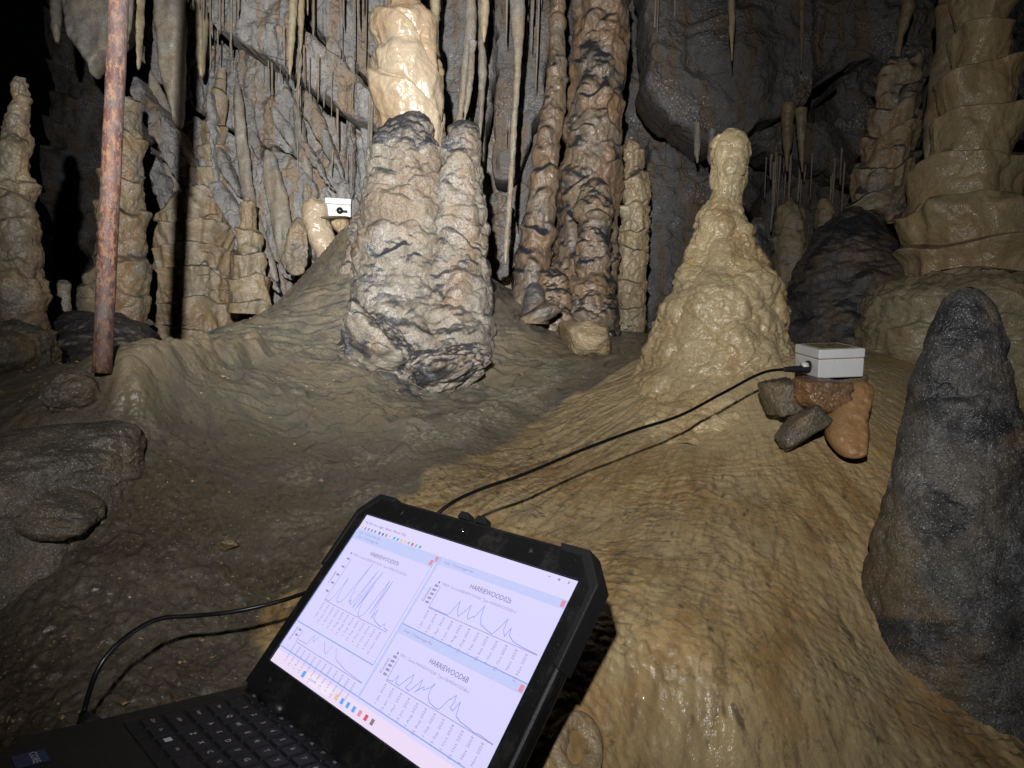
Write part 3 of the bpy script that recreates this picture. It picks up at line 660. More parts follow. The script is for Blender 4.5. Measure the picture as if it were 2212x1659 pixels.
# right group
put('column', turned([(-520, 2085, 2185), (40, 2074, 2172), (100, 2068, 2178), (150, 2058, 2184), (210, 2046, 2192), (270, 2032, 2190), (330, 2018, 2186), (400, 1998, 2182), (440, 1982, 2190), (460, 1965, 2212), (520, 1960, 2228), (570, 1966, 2228), (640, 1962, 2240), (700, 1950, 2250)], 1.9, 240, 560,
    fb=(12, .008), tier=(.118, .060, .5, 3), sharp=.91, tilt=.22, flute=(13, .008, .22), scale=[(.10, .014, .8, .8), (.035, .005, .7, .7)], mudk=.5, mudn=.05, tintk=.5, seed=31), 'tan_wet', 'massive honey coloured column of stacked flowstone tiers on the right', 'column')
put('column', turned([(-460, 2045, 2105), (80, 2028, 2088), (160, 2016, 2074), (230, 2004, 2056), (290, 1998, 2040), (330, 1994, 2018), (345, 1996, 2006)], 2.0, 100, 200, fb=(14, .006), tier=(.14, .012, .6, 5), mudk=.4, mudn=.3, tintk=.95, seed=32, cap_top=True), 'honey', 'smooth rust brown flowstone tongue behind the tiered right column', 'flowstone')
put('flowstone_pedestal', turned([(598, 2010, 2200), (606, 1970, 2225), (618, 1935, 2245), (636, 1906, 2258), (660, 1888, 2270), (700, 1878, 2280), (760, 1874, 2290), (800, 1878, 2290), (860, 1870, 2300)], 1.78, 240, 170, fb=(16, .008), tier=(.06, .02, .7, 6), sharp=.88, botry=[(.03, .008), (.014, .004)], mudk=.22, mudn=.2, tintk=.35, seed=33), 'popcorn', 'crusty cream pedestal under the massive right column', 'flowstone')
put('flowstone_mound', turned([(448, 1838, 1862), (470, 1800, 1890), (510, 1765, 1920), (560, 1735, 1950), (620, 1712, 1975), (680, 1700, 1985), (740, 1694, 1995), (830, 1690, 2000)], 2.1, 200, 240, fb=(10, .014), scale=[(.06, .012, 1.4, .9), (.03, .005, 1.4, .9)], mudk=.6, mudn=.6, tintk=.35, seed=34), 'dark', 'black mud-coated flowstone mound left of the massive right column', 'flowstone')
put('flowstone_tiers', turned([(125, 1940, 1975), (140, 1915, 1985), (200, 1900, 1986), (260, 1884, 1980), (320, 1865, 1975), (380, 1846, 1968), (430, 1836, 1962), (462, 1850, 1950), (480, 1890, 1930)], 2.15, 160, 260, fb=(16, .012), tier=(.10, .045, .7, 5), sharp=.88, tilt=.5, flute=(20, .009), mudk=.85, mudn=.4, tintk=.6, seed=35), 'tiered', 'leaning dark-topped flowstone tiers hanging above the black mound', 'flowstone')
put('stalagmite', turned([(432, 1772, 1786), (440, 1764, 1798), (480, 1762, 1800), (560, 1755, 1804), (700, 1745, 1810)], 2.45, 60, 120, fb=(24, .006), mudk=.5, mudn=.4, seed=36), 'tiered', 'small dim stub stalagmite above the left edge of the black mound', 'stalagmite')
put('stalagmite', turned([(430, 1700, 1712), (450, 1680, 1735), (520, 1672, 1742), (600, 1665, 1745), (740, 1655, 1750)], 2.5, 80, 120, fb=(20, .01), flute=(24, .006), mudk=.5, mudn=.4, seed=37), 'tiered', 'dim fluted stalagmite behind the right shoulder of the yellow cone', 'stalagmite')
fore_mud = lambda P, y: .25*sstep(900, 640, y)*0+.15*pn(P, 6, 7)
put('stalagmite', turned([(624, 2085, 2112), (630, 2066, 2128), (645, 2046, 2142), (680, 2030, 2158), (760, 2004, 2172), (850, 1976, 2190), (950, 1955, 2205), (1050, 1932, 2225), (1150, 1905, 2250), (1250, 1884, 2285), (1320, 1872, 2310), (1450, 1850, 2360), (1700, 1800, 2460), (1800, 1790, 2480)], .86, 240, 460,
    fb=(11, .007), scale=[(.05, .006, 1.2, .8), (.022, .0035, 1.2, .8), (.010, .0014, 1.2, .6)], mudk=.3, mudn=.7, tintk=.62, seed=41, mudbias=fore_mud, squash=.8), 'fore', 'dark grey foreground stalagmite with ochre patches at the right edge', 'stalagmite')
# left group
put('stalagmite', turned([(166, 38, 56), (172, 29, 62), (190, 26, 64), (206, 27, 60), (222, 26, 56), (255, 10, 60), (330, 0, 64), (420, -8, 70), (520, -18, 80), (600, -24, 86), (680, -30, 92), (740, -40, 98), (860, -50, 100)], 1.75, 150, 360, fb=(16, .008), scale=[(.06, .016, 1.2, 1.0), (.03, .006, 1.2, .9)], tier=(.12, .015, .6), sharp=.88, mudk=.45, mudn=.25, tintk=.5, seed=51), 'honey', 'tall honey stalagmite with a grey cap at the left edge', 'stalagmite')
put('boulder', stone((25, 780, 1.5), (100, 105), .13, 0, 52, 14, .2, (160, 110), .10, 2.4, mudup=.4, tint=.8, fine=.03), 'boulder', 'bulging brown boulder below the tall left edge stalagmite', 'boulder')
put('stalagmite', turned([(210, 270, 284), (216, 262, 292), (232, 258, 296), (250, 248, 302), (300, 234, 305), (400, 224, 307), (500, 214, 309), (580, 208, 314), (595, 186, 318), (640, 180, 318), (700, 182, 312)], 2.3, 140, 320, fb=(20, .007), tier=(.125, .024, .4), sharp=.88, scale=[(.05, .008, 1.1, .8)], mudk=.5, mudn=.25, tintk=.9, seed=53), 'honey', 'orange banded stalagmite standing directly behind the rusty pole', 'stalagmite')
put('boulder', stone((226, 748, 2.0), (122, 95), .16, 0, 54, 14, .2, (160, 110), .10, 2.4, mudup=.6, tint=.2, fine=.03), 'dark', 'dust-grey rounded boulder under the banded stalagmite', 'boulder')
put('stalagmite', turned([(605, 128, 142), (612, 124, 150), (640, 124, 150), (680, 122, 154)], 2.15, 40, 50, fb=(30, .004), mudk=.5, mudn=.4, seed=55), 'straw', 'tiny pale stalagmite on the grey boulder left of the pole', 'stalagmite')
put('stalagmite', turned([(150, 472, 486), (200, 458, 490), (260, 444, 490), (330, 436, 492), (400, 424, 496), (425, 408, 498), (450, 365, 498), (470, 342, 496), (500, 334, 502), (560, 334, 502), (640, 338, 502), (740, 335, 520)], 2.75, 200, 360, fb=(18, .007), tier=(.105, .05, .5, 4), sharp=.88, flute=(26, .009, .2), ledge2=(.045, .012, 1.1, 10), fadek=.55, mudk=.6, mudn=.15, tintk=.5, seed=56), 'tiered', 'tiered tan stalagmite like a stacked cake crossed by the pole shadow', 'stalagmite')
put('stalagmite', turned([(425, 530, 542), (440, 522, 548), (500, 518, 556), (540, 512, 566), (590, 506, 576), (680, 500, 590)], 2.5, 120, 200, fb=(20, .008), tier=(.09, .03, .5, 6), sharp=.88, flute=(26, .007), mudk=.6, mudn=.2, tintk=.5, seed=57), 'tiered', 'short tan stalagmite right of the stacked-cake one', 'stalagmite')
put('stalagmite', turned([(428, 672, 690), (432, 664, 700), (445, 656, 708), (465, 654, 710), (485, 656, 714), (505, 666, 720), (535, 676, 732), (570, 688, 738), (610, 680, 745)], 2.2, 110, 160, fb=(18, .005), botry=[(.06, .006)], mudk=.05, mudn=0, tintk=.3, seed=58), 'wetcream', 'little bent cream stalagmite beside the small white box', 'stalagmite')
# muddy lumps on the left of the floor
put('boulder', stone((172, 852, 1.06), (58, 66), .07, 0, 62, 10, .3, (120, 80), .10, 2.4, mudup=.3, tint=.3, fine=.03), 'boulder', 'squat muddy rock stub at the foot of the rusty pole', 'rock')
put('boulder', stone((190, 968, .985), (140, 80), .085, -4, 63, 10, .35, (220, 130), .08, 1.8, mudup=.3, tint=.3, fine=.018), 'boulder', 'big mud-smeared rock with a shadowed gap beneath its right end', 'rock')
put('boulder', stone((75, 1072, .91), (155, 68), .08, -6, 64, 10, .35, (200, 110), .08, 1.8, mudup=.3, tint=.3, fine=.018), 'boulder', 'low wet muddy rock at the left edge below the mud-smeared one', 'rock')
put('pebble', stone((491, 1174, .915), (21, 11), .008, 5, 65, 12, .08, (40, 26), .05, 2.4, mudup=.1, tint=.8), 'boulder', 'small brown stone lying alone on the muddy slope above the laptop', 'stone')

# ------------------------------------------------------------------ slabs of the back wall (pieces of the wall)
slabs = [ # outline, depth, thickness, pale
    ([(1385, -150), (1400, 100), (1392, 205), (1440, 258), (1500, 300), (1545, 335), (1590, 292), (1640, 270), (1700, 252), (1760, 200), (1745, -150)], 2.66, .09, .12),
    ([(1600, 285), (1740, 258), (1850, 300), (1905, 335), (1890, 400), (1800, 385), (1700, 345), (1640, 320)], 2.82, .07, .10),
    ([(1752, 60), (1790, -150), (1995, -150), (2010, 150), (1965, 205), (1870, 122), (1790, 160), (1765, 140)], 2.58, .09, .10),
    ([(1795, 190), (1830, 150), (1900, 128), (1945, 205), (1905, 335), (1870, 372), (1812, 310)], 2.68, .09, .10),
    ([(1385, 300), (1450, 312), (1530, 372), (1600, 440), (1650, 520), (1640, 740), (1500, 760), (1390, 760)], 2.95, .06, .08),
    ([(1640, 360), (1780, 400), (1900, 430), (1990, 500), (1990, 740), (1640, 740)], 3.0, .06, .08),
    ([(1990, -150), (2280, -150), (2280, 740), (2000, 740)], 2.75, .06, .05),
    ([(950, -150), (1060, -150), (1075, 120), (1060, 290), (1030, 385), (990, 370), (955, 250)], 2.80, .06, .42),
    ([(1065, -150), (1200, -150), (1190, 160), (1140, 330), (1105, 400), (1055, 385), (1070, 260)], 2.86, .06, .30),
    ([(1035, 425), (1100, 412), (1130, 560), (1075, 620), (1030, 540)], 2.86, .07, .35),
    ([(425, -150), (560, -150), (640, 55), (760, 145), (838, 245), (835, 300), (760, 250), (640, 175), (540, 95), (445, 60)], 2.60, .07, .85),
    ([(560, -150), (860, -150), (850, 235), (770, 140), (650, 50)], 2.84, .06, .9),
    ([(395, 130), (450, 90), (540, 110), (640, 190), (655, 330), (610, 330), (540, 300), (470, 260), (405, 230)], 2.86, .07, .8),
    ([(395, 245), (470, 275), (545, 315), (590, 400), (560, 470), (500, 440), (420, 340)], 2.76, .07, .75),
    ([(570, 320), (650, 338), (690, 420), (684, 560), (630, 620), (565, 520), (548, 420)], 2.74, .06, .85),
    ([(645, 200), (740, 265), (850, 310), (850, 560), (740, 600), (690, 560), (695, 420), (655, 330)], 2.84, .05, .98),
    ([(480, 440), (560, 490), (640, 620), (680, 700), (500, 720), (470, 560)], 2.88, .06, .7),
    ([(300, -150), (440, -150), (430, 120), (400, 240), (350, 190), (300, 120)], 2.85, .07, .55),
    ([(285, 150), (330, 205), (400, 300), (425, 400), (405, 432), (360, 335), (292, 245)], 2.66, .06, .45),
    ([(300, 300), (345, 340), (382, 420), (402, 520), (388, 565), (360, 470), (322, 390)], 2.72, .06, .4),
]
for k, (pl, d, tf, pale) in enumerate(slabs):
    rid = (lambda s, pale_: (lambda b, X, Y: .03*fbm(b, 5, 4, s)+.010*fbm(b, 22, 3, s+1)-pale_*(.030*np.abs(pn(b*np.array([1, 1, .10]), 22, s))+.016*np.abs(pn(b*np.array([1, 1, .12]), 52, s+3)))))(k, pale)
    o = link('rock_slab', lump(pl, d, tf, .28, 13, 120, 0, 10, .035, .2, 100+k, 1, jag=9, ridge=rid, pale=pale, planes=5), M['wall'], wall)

rb = random.Random(77)
for k in range(24):      # calcite ribs and flutes stuck to the pale wall
    x = rb.uniform(430, 830); y = rb.uniform(-40, 480); L = rb.uniform(90, 240); wd = rb.uniform(8, 26); an = math.radians(rb.choice([0, 0, 4, 18, 30, 38])+rb.uniform(-4, 4))
    if y+L > 640: L = 640-y
    pl = [(x-wd, y), (x+wd, y-10), (x+wd*.9+math.sin(an)*L*.5, y+L*.5), (x+math.sin(an)*L+3, y+L), (x+math.sin(an)*L-3, y+L), (x-wd*.6+math.sin(an)*L*.5, y+L*.55)]
    link('calcite_rib', lump(pl, rb.uniform(2.68, 2.80), .018, .08, 9, 70, .004, 30, seed=400+k, sm=1, jag=4, ridge=(lambda s: (lambda b, X, Y: .010*pn(b*np.array([1, 1, .15]), 30, s)))(k), pale=rb.uniform(.5, 1)), M['wall'], wall)

# ------------------------------------------------------------------ hanging curtains and stalactites
def curtain(pl, d, label, mat='stalactite', tf=.03, seed=0, n=90):
    rid = lambda b, X, Y: .012*pn(b*np.array([1, 1, .15]), 26, seed)+.006*fbm(b, 24, 3, seed+1)
    return put('cave_drapery', lump(pl, d, tf, tf, 14, n, .003, 30, seed=seed, sm=2, jag=3, ridge=rid, mudup=.35, tint=.4), mat, label, 'drapery')
curtain([(130, -150), (310, -150), (300, 60), (270, 110), (236, 130), (216, 150), (208, 176), (196, 142), (165, 105), (142, 60)], 2.45, 'broad grey rock curtain with a pointed tip left of the pole top', 'straw', .05, 201)
curtain([(268, -150), (292, -150), (285, 60), (268, 120)], 2.2, 'thin curtain edge showing just right of the pole top', 'straw', .02, 202)
curtain([(296, -150), (318, -150), (312, 70), (300, 175), (294, 90)], 2.35, 'slim pointed tan curtain right of the pole', 'stalactite', .02, 203)
curtain([(330, -150), (400, -150), (398, 120), (392, 300), (372, 240), (340, 110)], 2.55, 'wide folded tan curtain beside the black pole shadow', 'straw', .05, 204)
curtain([(318, 130), (350, 190), (390, 290), (400, 420), (392, 540), (374, 480), (350, 330), (322, 230)], 2.75, 'long slanting tan curtain ending above the tiered stalagmite', 'straw', .018, 205)
curtain([(415, -150), (450, -150), (448, 90), (436, 190), (424, 120)], 2.6, 'narrow fluted curtain right of the black pole shadow', 'stalactite', .03, 206)
curtain([(500, 180), (520, 170), (535, 330), (560, 470), (610, 610), (590, 615), (545, 520), (515, 400)], 2.68, 'slanting grey rib of calcite left of the bent cream stalagmite', 'straw', .018, 207)
curtain([(560, 330), (590, 320), (625, 430), (640, 560), (620, 600), (590, 520)], 2.63, 'second slanting tan rib beside the bent cream stalagmite', 'straw', .018, 208)
curtain([(612, 520), (640, 460), (660, 480), (668, 560), (650, 600), (615, 590)], 2.45, 'brown pointed flake leaning behind the bent cream stalagmite', 'honey', .012, 209)
curtain([(630, 200), (660, 260), (678, 380), (672, 430), (655, 440), (640, 330)], 2.73, 'smooth tan ribbon running down above the bent cream stalagmite', 'straw', .018, 210)
def stalactite(rows, d, label, mat='stalactite', seed=0, nth=28, nh=90, group=None, fb=(30, .003), name='stalactite'):
    return put(name, turned(rows, d, nth, nh, fb=fb, mudk=.3, mudn=.25, tintk=.5, seed=seed, smooth=3, flute=(60, .0015, .2)), mat, label, 'stalactite', group)
S = stalactite
S([(-150, 625, 646), (0, 624, 643), (60, 622, 639), (110, 621, 634), (140, 622, 631), (162, 625, 627)], 2.35, 'thick tan stalactite, left of the close pair at top', seed=301)
S([(-150, 642, 658), (0, 642, 658), (60, 644, 656), (100, 646, 653), (115, 647, 650), (220, 644, 646)], 2.4, 'slender tan stalactite with a straw tip, right of the close pair at top', seed=302)
S([(-150, 1040, 1058), (20, 1038, 1056), (60, 1037, 1053), (80, 1041, 1049), (92, 1044, 1046)], 2.2, 'stubby speckled stalactite with a blunt tip, right of the wet column', seed=303)
S([(-150, 940, 962), (0, 930, 952), (40, 930, 948), (70, 934, 946)], 2.3, 'tan stalactite ending behind the knob of the wet column', seed=304)
S([(-150, 1008, 1024), (60, 1004, 1030), (110, 998, 1024), (200, 992, 1008), (260, 986, 998), (330, 980, 990)], 2.3, 'left prong of the forked grey stalactite behind the twin stalagmite', 'straw', 305)
S([(90, 1012, 1030), (120, 1012, 1026), (170, 1008, 1024), (215, 1004, 1016), (262, 1000, 1006)], 2.28, 'right prong of the forked grey stalactite behind the twin stalagmite', 'straw', 306)
S([(-150, 1030, 1050), (60, 1032, 1050), (150, 1034, 1052), (200, 1034, 1048), (270, 1034, 1042), (330, 1034, 1037)], 2.5, 'grey stalactite just right of the forked one', 'straw', 307)
S([(-150, 1096, 1140), (40, 1102, 1134), (90, 1108, 1130), (140, 1112, 1126), (250, 1106, 1118), (350, 1100, 1112), (440, 1094, 1106), (540, 1088, 1098), (570, 1090, 1093)], 2.25, 'long thin grey stalactite hanging left of the orange columns', 'straw', 308, nh=140)
S([(-150, 1572, 1592), (20, 1573, 1589), (80, 1576, 1585), (132, 1580, 1582)], 2.25, 'lone conical tan stalactite above the yellow cone', seed=309)
S([(-150, 1962, 1990), (20, 1948, 1975), (80, 1938, 1952), (160, 1930, 1942), (240, 1926, 1934), (285, 1925, 1929)], 2.2, 'long tapering brown stalactite left of the massive column', 'honey', 310)
S([(-150, 1722, 1740), (40, 1726, 1738), (110, 1728, 1735), (155, 1730, 1732)], 2.55, 'thin dim stalactite on the dark right wall', 'honey', 311)
S([(-150, 104, 132), (30, 110, 132), (70, 114, 130), (92, 120, 126)], 2.6, 'dim blunt stalactite at the upper left', 'straw', 312)
S([(225, 1688, 1716), (300, 1690, 1712), (330, 1694, 1706), (370, 1698, 1702)], 2.55, 'short drip-pointed stalactite under the dark right slab', 'honey', 313)
S([(235, 1716, 1744), (310, 1724, 1740), (350, 1728, 1738), (372, 1732, 1735)], 2.52, 'stout drip-pointed stalactite under the dark right slab', 'honey', 314)
S([(520, 1505, 1512)] and [(265, 1500, 1514), (330, 1500, 1512), (352, 1503, 1508)], 2.6, 'frosted stub stalactite, left of two below the big slab', 'straw', 315)
S([(280, 1530, 1548), (340, 1528, 1542), (356, 1532, 1538)], 2.6, 'frosted stub stalactite, right of two below the big slab', 'straw', 316)
# soda straws and thin stalactites
_u = ['', 'first', 'second', 'third', 'fourth', 'fifth', 'sixth', 'seventh', 'eighth', 'ninth', 'tenth', 'eleventh', 'twelfth', 'thirteenth', 'fourteenth', 'fifteenth', 'sixteenth', 'seventeenth', 'eighteenth', 'nineteenth', 'twentieth']
ORD = _u[1:]+['twenty-'+q for q in _u[1:10]]+['thirtieth']+['thirty-'+q for q in _u[1:10]]
def straws(n, xr, top, length, rad, d, label, group, mat, seed):
    rr = random.Random(seed)
    protos = []
    for k in range(5):
        L = 1.0; nh, nth = 14, 8
        s = np.linspace(0, 1, nh)[:, None]; th = np.linspace(0, 2*np.pi, nth, endpoint=False)[None, :]
        wob = .25*np.array([rr.uniform(-1, 1) for _ in range(nh)])[:, None]
        R = (1-.55*s)*(1+.35*wob)*np.where(s > .97, .35, 1); cx = .5*np.sin(s*rr.uniform(2, 6)+rr.uniform(0, 6))*.6
        P = np.stack([R*np.cos(th)+cx, R*np.sin(th), -s*L+0*th], -1)
        me = mesh('straw', P.reshape(-1, 3), gridfaces(nh, nth, True)[:, ::-1], {'mud': np.full(nh*nth, .1), 'tint': np.full(nh*nth, rr.random()*.6)}); me.materials.append(M[mat]); protos.append(me)
    items = []
    cl = [rr.uniform(*xr) for _ in range(max(3, n//3))]
    for k in range(n):
        x = rr.uniform(*xr) if rr.random() < .35 else rr.choice(cl)+rr.gauss(0, 7); y = top(x)+rr.uniform(-18, 18); dd = d+rr.uniform(-.10, .08); L = length[0]+(length[1]-length[0])*rr.random()**1.8; r = rad[0]+(rad[1]-rad[0])*rr.random()**2
        items.append((x, y, dd, L/FP*dd, r/FP*dd))
    items.sort()
    for k, (x, y, dd, L, r) in enumerate(items):
        o = link('soda_straw', rr.choice(protos)); o.location = Vector(C(x, y, dd)); o.scale = (r, r, L); o.rotation_euler = (0, 0, rr.uniform(0, 6.28))
        tag(o, label.replace('thin', ORD[k]+' thin', 1).replace(' straw', ' straw from the left', 1), 'stalactite', group)
straws(26, (500, 800), lambda x: -130, (170, 330), (2.0, 5.0), 2.62, 'thin grey straw atop the pale wall', 'straws on the upper back wall', 'straw', 1)
straws(30, (600, 825), lambda x: 60+.78*(x-600), (50, 170), (1.6, 4.0), 2.55, 'thin straw hanging under the diagonal ledge of the pale wall', 'straws under the diagonal ledge', 'straw', 2)
straws(7, (640, 830), lambda x: 300+.3*(x-640), (50, 160), (1.6, 3.6), 2.76, 'thin straw on the lower pale wall left of the stump', 'straws on the lower pale wall', 'straw', 3)
straws(12, (400, 520), lambda x: -130, (150, 290), (2.2, 5.0), 2.55, 'thin straw above the tiered stalagmite', 'straws above the tiered stalagmite', 'straw', 4)
straws(14, (955, 1180), lambda x: -130, (140, 310), (2.0, 5.0), 2.62, 'thin grey straw between the wet and orange columns', 'straws between the columns', 'straw', 5)
straws(8, (1060, 1120), lambda x: 265, (15, 45), (1.4, 2.4), 2.68, 'thin tiny straw in the short row left of the orange columns', 'tiny straws left of the orange columns', 'straw', 6)
straws(22, (1660, 1830), lambda x: 335, (50, 160), (2.0, 5.0), 2.76, 'thin dim straw in the row behind the black mound', 'straws behind the black mound', 'straw', 7)
straws(5, (1385, 1480), lambda x: -130, (200, 400), (2.0, 4.0), 2.56, 'thin straw beside the thick orange column', 'straws beside the thick column', 'straw', 8)

# ------------------------------------------------------------------ rusty pole
def mat_rust():
    t = NT('rusty_steel'); n1 = t.noise(40, 6, .75, .3, (1, 1, .5)); n2 = t.noise(120, 4, .8, 0, (1, 1, .5), 3); n3 = t.noise(9, 4, .6, seed=5)
    col = t.mix(t.ramp(n1, .4, .6), (.040, .021, .020), (.085, .037, .026))
    col = t.mix(t.ramp(n2, .49, .57, 0, .85), col, (.19, .10, .058))
    col = t.mix(t.ramp(n3, .46, .66, 0, .75), col, (.085, .07, .068))
    h = t.math('ADD', n2, n1)
    return t.fin(col, t.ramp(n2, .35, .6, .45, .85), t.bump(h, .8, .002), .4)
M['rust'] = mat_rust()
def tube(pts, rad, nth=16, name='tube', cap=True, taper=None):
    pts = np.asarray(pts, float); n = len(pts); T = np.gradient(pts, axis=0); T /= np.linalg.norm(T, axis=1)[:, None]
    up = np.array([0, 0, 1.0]) if abs(T[0][2]) < .9 else np.array([1.0, 0, 0]); V = []
    a = np.cross(T[0], up); a /= np.linalg.norm(a)
    for i in range(n):
        a = a-T[i]*(a@T[i]); a /= np.linalg.norm(a); b = np.cross(T[i], a)
        r = rad if np.isscalar(rad) else rad[i]
        th = np.linspace(0, 2*np.pi, nth, endpoint=False)
        V.append(pts[i]+r*(np.cos(th)[:, None]*a+np.sin(th)[:, None]*b))
    V = np.vstack(V); F = [tuple(int(x) for x in f) for f in gridfaces(n, nth, True)]
    if cap: F += [tuple(range(nth))[::-1], tuple(range((n-1)*nth, n*nth))]
    me = mesh(name, V, F, None, True)
    return me
pb = C(220, 806, 1.05); pt = C(271, -300, 1.05)
pp = np.linspace(0, 1, 80)[:, None]; pole_pts = pb+(pt-pb)*pp
pole_r = np.full(80, 39/2/FP*1.05)*(1+.035*pn(np.stack([0*pp[:, 0], 0*pp[:, 0], pp[:, 0]*14], -1), 1, 3))
pole = put('steel_pole', tube(pole_pts, pole_r, 28, 'pole'), 'rust', 'rusty brown steel pipe standing upright at the left', 'pole')

# ------------------------------------------------------------------ laptop (pose measured from the display's corners)
LR = np.array([[0.70070025, 0.47562052, -0.53179346], [0.03847589, -0.76948332, -0.63750688], [-0.71241755, 0.42624, -0.55747709]])
LT = np.array([-0.24605438, 0.28080944, 0.70195808])
def lid2w(p): q = LR @ np.asarray(p, float)+LT; return CV(*q)
ex = lid2w((1, 0, 0))-lid2w((0, 0, 0)); ey = lid2w((0, 1, 0))-lid2w((0, 0, 0)); ez = np.cross(ex, ey)   # ez comes out of the display
o0 = lid2w((0, 0, 0))
LIDM = Matrix(((ex[0], ey[0], ez[0], o0[0]), (ex[1], ey[1], ez[1], o0[1]), (ex[2], ey[2], ez[2], o0[2]), (0, 0, 0, 1)))
ang = math.radians(125)
HX, HY = -.019, -.034                         # hinge corner in display coordinates
bv = ey*math.cos(ang)+ez*math.sin(ang)        # from hinge to front edge
bn = np.cross(ex, -bv); bn /= np.linalg.norm(bn)
if bn[2] < 0: bn = -bn
h0 = lid2w((HX, HY, 0))
BASEM = Matrix(((ex[0], -bv[0], bn[0], h0[0]), (ex[1], -bv[1], bn[1], h0[1]), (ex[2], -bv[2], bn[2], h0[2]), (0, 0, 0, 1)))   # x right, y towards hinge, z up from keyboard deck
def mat_plastic():
    t = NT('black_laptop_plastic'); n = t.noise(35, 3, .7); n2 = t.noise(700, 1, .5, seed=3)
    col = t.mix(t.ramp(n, .5, .72, 0, .6), (.009, .009, .010), (.030, .027, .023)); col = t.mix(t.ramp(n2, .70, .76, 0, .5), col, (.10, .09, .075))
    return t.fin(col, t.ramp(n, .4, .7, .36, .62), t.bump(t.noise(900, 1, .5, seed=4), .15, .0006), .4)
M['plastic'] = mat_plastic()
M['rubber'] = simple('dark_rubber_bumper', (.014, .014, .016), .6, .3, 0, .3, 200, .2)
M['key'] = simple('key_plastic', (.013, .013, .017), .5, .4, 0, .3, 300, .1)
M['white_print'] = simple('white_print', (.55, .56, .60), .6, .3, 0, .1)
M['metal'] = simple('dull_metal', (.45, .45, .46), .3, .5, 1, .2, 120)
M['lens'] = simple('lens_glass', (.01, .01, .02), .05, .8)
def bm_mesh(name, V, F, bevel=0, seg=2):
    import bmesh
    bm = bmesh.new(); vs = [bm.verts.new(tuple(v)) for v in V]
    for f in F: bm.faces.new([vs[i] for i in f])
    bmesh.ops.recalc_face_normals(bm, faces=bm.faces)
    if bevel: bmesh.ops.bevel(bm, geom=list(bm.edges), offset=bevel, segments=seg, affect='EDGES', profile=.5, clamp_overlap=True)
    me = bpy.data.meshes.new(name); bm.to_mesh(me); bm.free()
    return me
def prism(name, poly, z0, z1, bevel=0, seg=2):
    n = len(poly); V = [(x, y, z0) for x, y in poly]+[(x, y, z1) for x, y in poly]
    F = [list(range(n))[::-1], list(range(n, 2*n))]+[[i, (i+1) % n, n+(i+1) % n, n+i] for i in range(n)]
    return bm_mesh(name, V, F, bevel, seg)
def box(name, x0, x1, y0, y1, z0, z1, bevel=0, seg=2): return prism(name, [(x0, y0), (x1, y0), (x1, y1), (x0, y1)], z0, z1, bevel, seg)
def child(name, me, mat, par, mtx=None):
    o = link(name, me, M[mat] if isinstance(mat, str) else mat, par)
    if mtx is not None: o.matrix_local = mtx
    return o
lap = empty('laptop', tuple(np.array(h0))); lap.matrix_world = Matrix.Translation(Vector(h0))
tag(lap, 'open black rugged laptop showing four line graphs on its lit screen', 'laptop')
INV = Matrix.Translation(-Vector(h0))
BL, LL = INV @ BASEM, INV @ LIDM
def lchild(name, me, mat, mtx, par=None):
    o = link(name, me, M[mat] if isinstance(mat, str) else mat, par or lap)
    if par is None: o.matrix_local = mtx
    return o
W_, D_ = .347, .212
c = .028
base_poly = [(c, -D_), (W_-c, -D_), (W_, -D_+c), (W_, .020), (W_-.01, .032), (.01, .032), (0, .020), (0, -D_+c)]
base = lchild('base', prism('base', base_poly, -.033, 0, .003), 'plastic', BL)
# keyboard well plate and keys
KX, KY = .027, .0045                           # upper left of the key field
plate = lchild('keyboard_tray', box('tray', KX-.004, KX+.290, KY-.119, KY+.003, .0002, .0010, .0004, 1), 'rubber', BL)
rows_k = [
    ([('Esc', 1)]+[('F%d' % i, .92) for i in range(1, 13)]+[('Ins', .9), ('Del', .9)], .8),
    ([('`', 1)]+[(ch, 1) for ch in '1234567890-=']+[('Back', 2)], 1),
    ([('Tab', 1.5)]+[(ch, 1) for ch in 'QWERTYUIOP[]']+[('\\', 1.5)], 1),
    ([('Caps', 1.75)]+[(ch, 1) for ch in "ASDFGHJKL;'"]+[('Enter', 2.25)], 1),
    ([('Shift', 2.25)]+[(ch, 1) for ch in 'ZXCVBNM,./']+[('Shift', 2.75)], 1),
    ([('Ctrl', 1), ('Fn', 1), ('win', 1), ('Alt', 1), ('', 5), ('Alt', 1), ('Ctrl', 1)]+[('<', 1), ('^', 1), ('>', 1)], 1),
]
def text_mesh(s, size, ax='CENTER', ay='CENTER'):
    cu = bpy.data.curves.new('t', 'FONT'); cu.body = s; cu.size = size; cu.align_x = ax; cu.align_y = ay; cu.resolution_u = 2
    ob = bpy.data.objects.new('t', cu); COL.objects.link(ob)
    dg = bpy.context.evaluated_depsgraph_get(); me = bpy.data.meshes.new_from_object(ob.evaluated_get(dg))
    bpy.data.objects.remove(ob); bpy.data.curves.remove(cu); me.materials.clear()
    return me
pitch = .0188; y = KY
kcache = {}
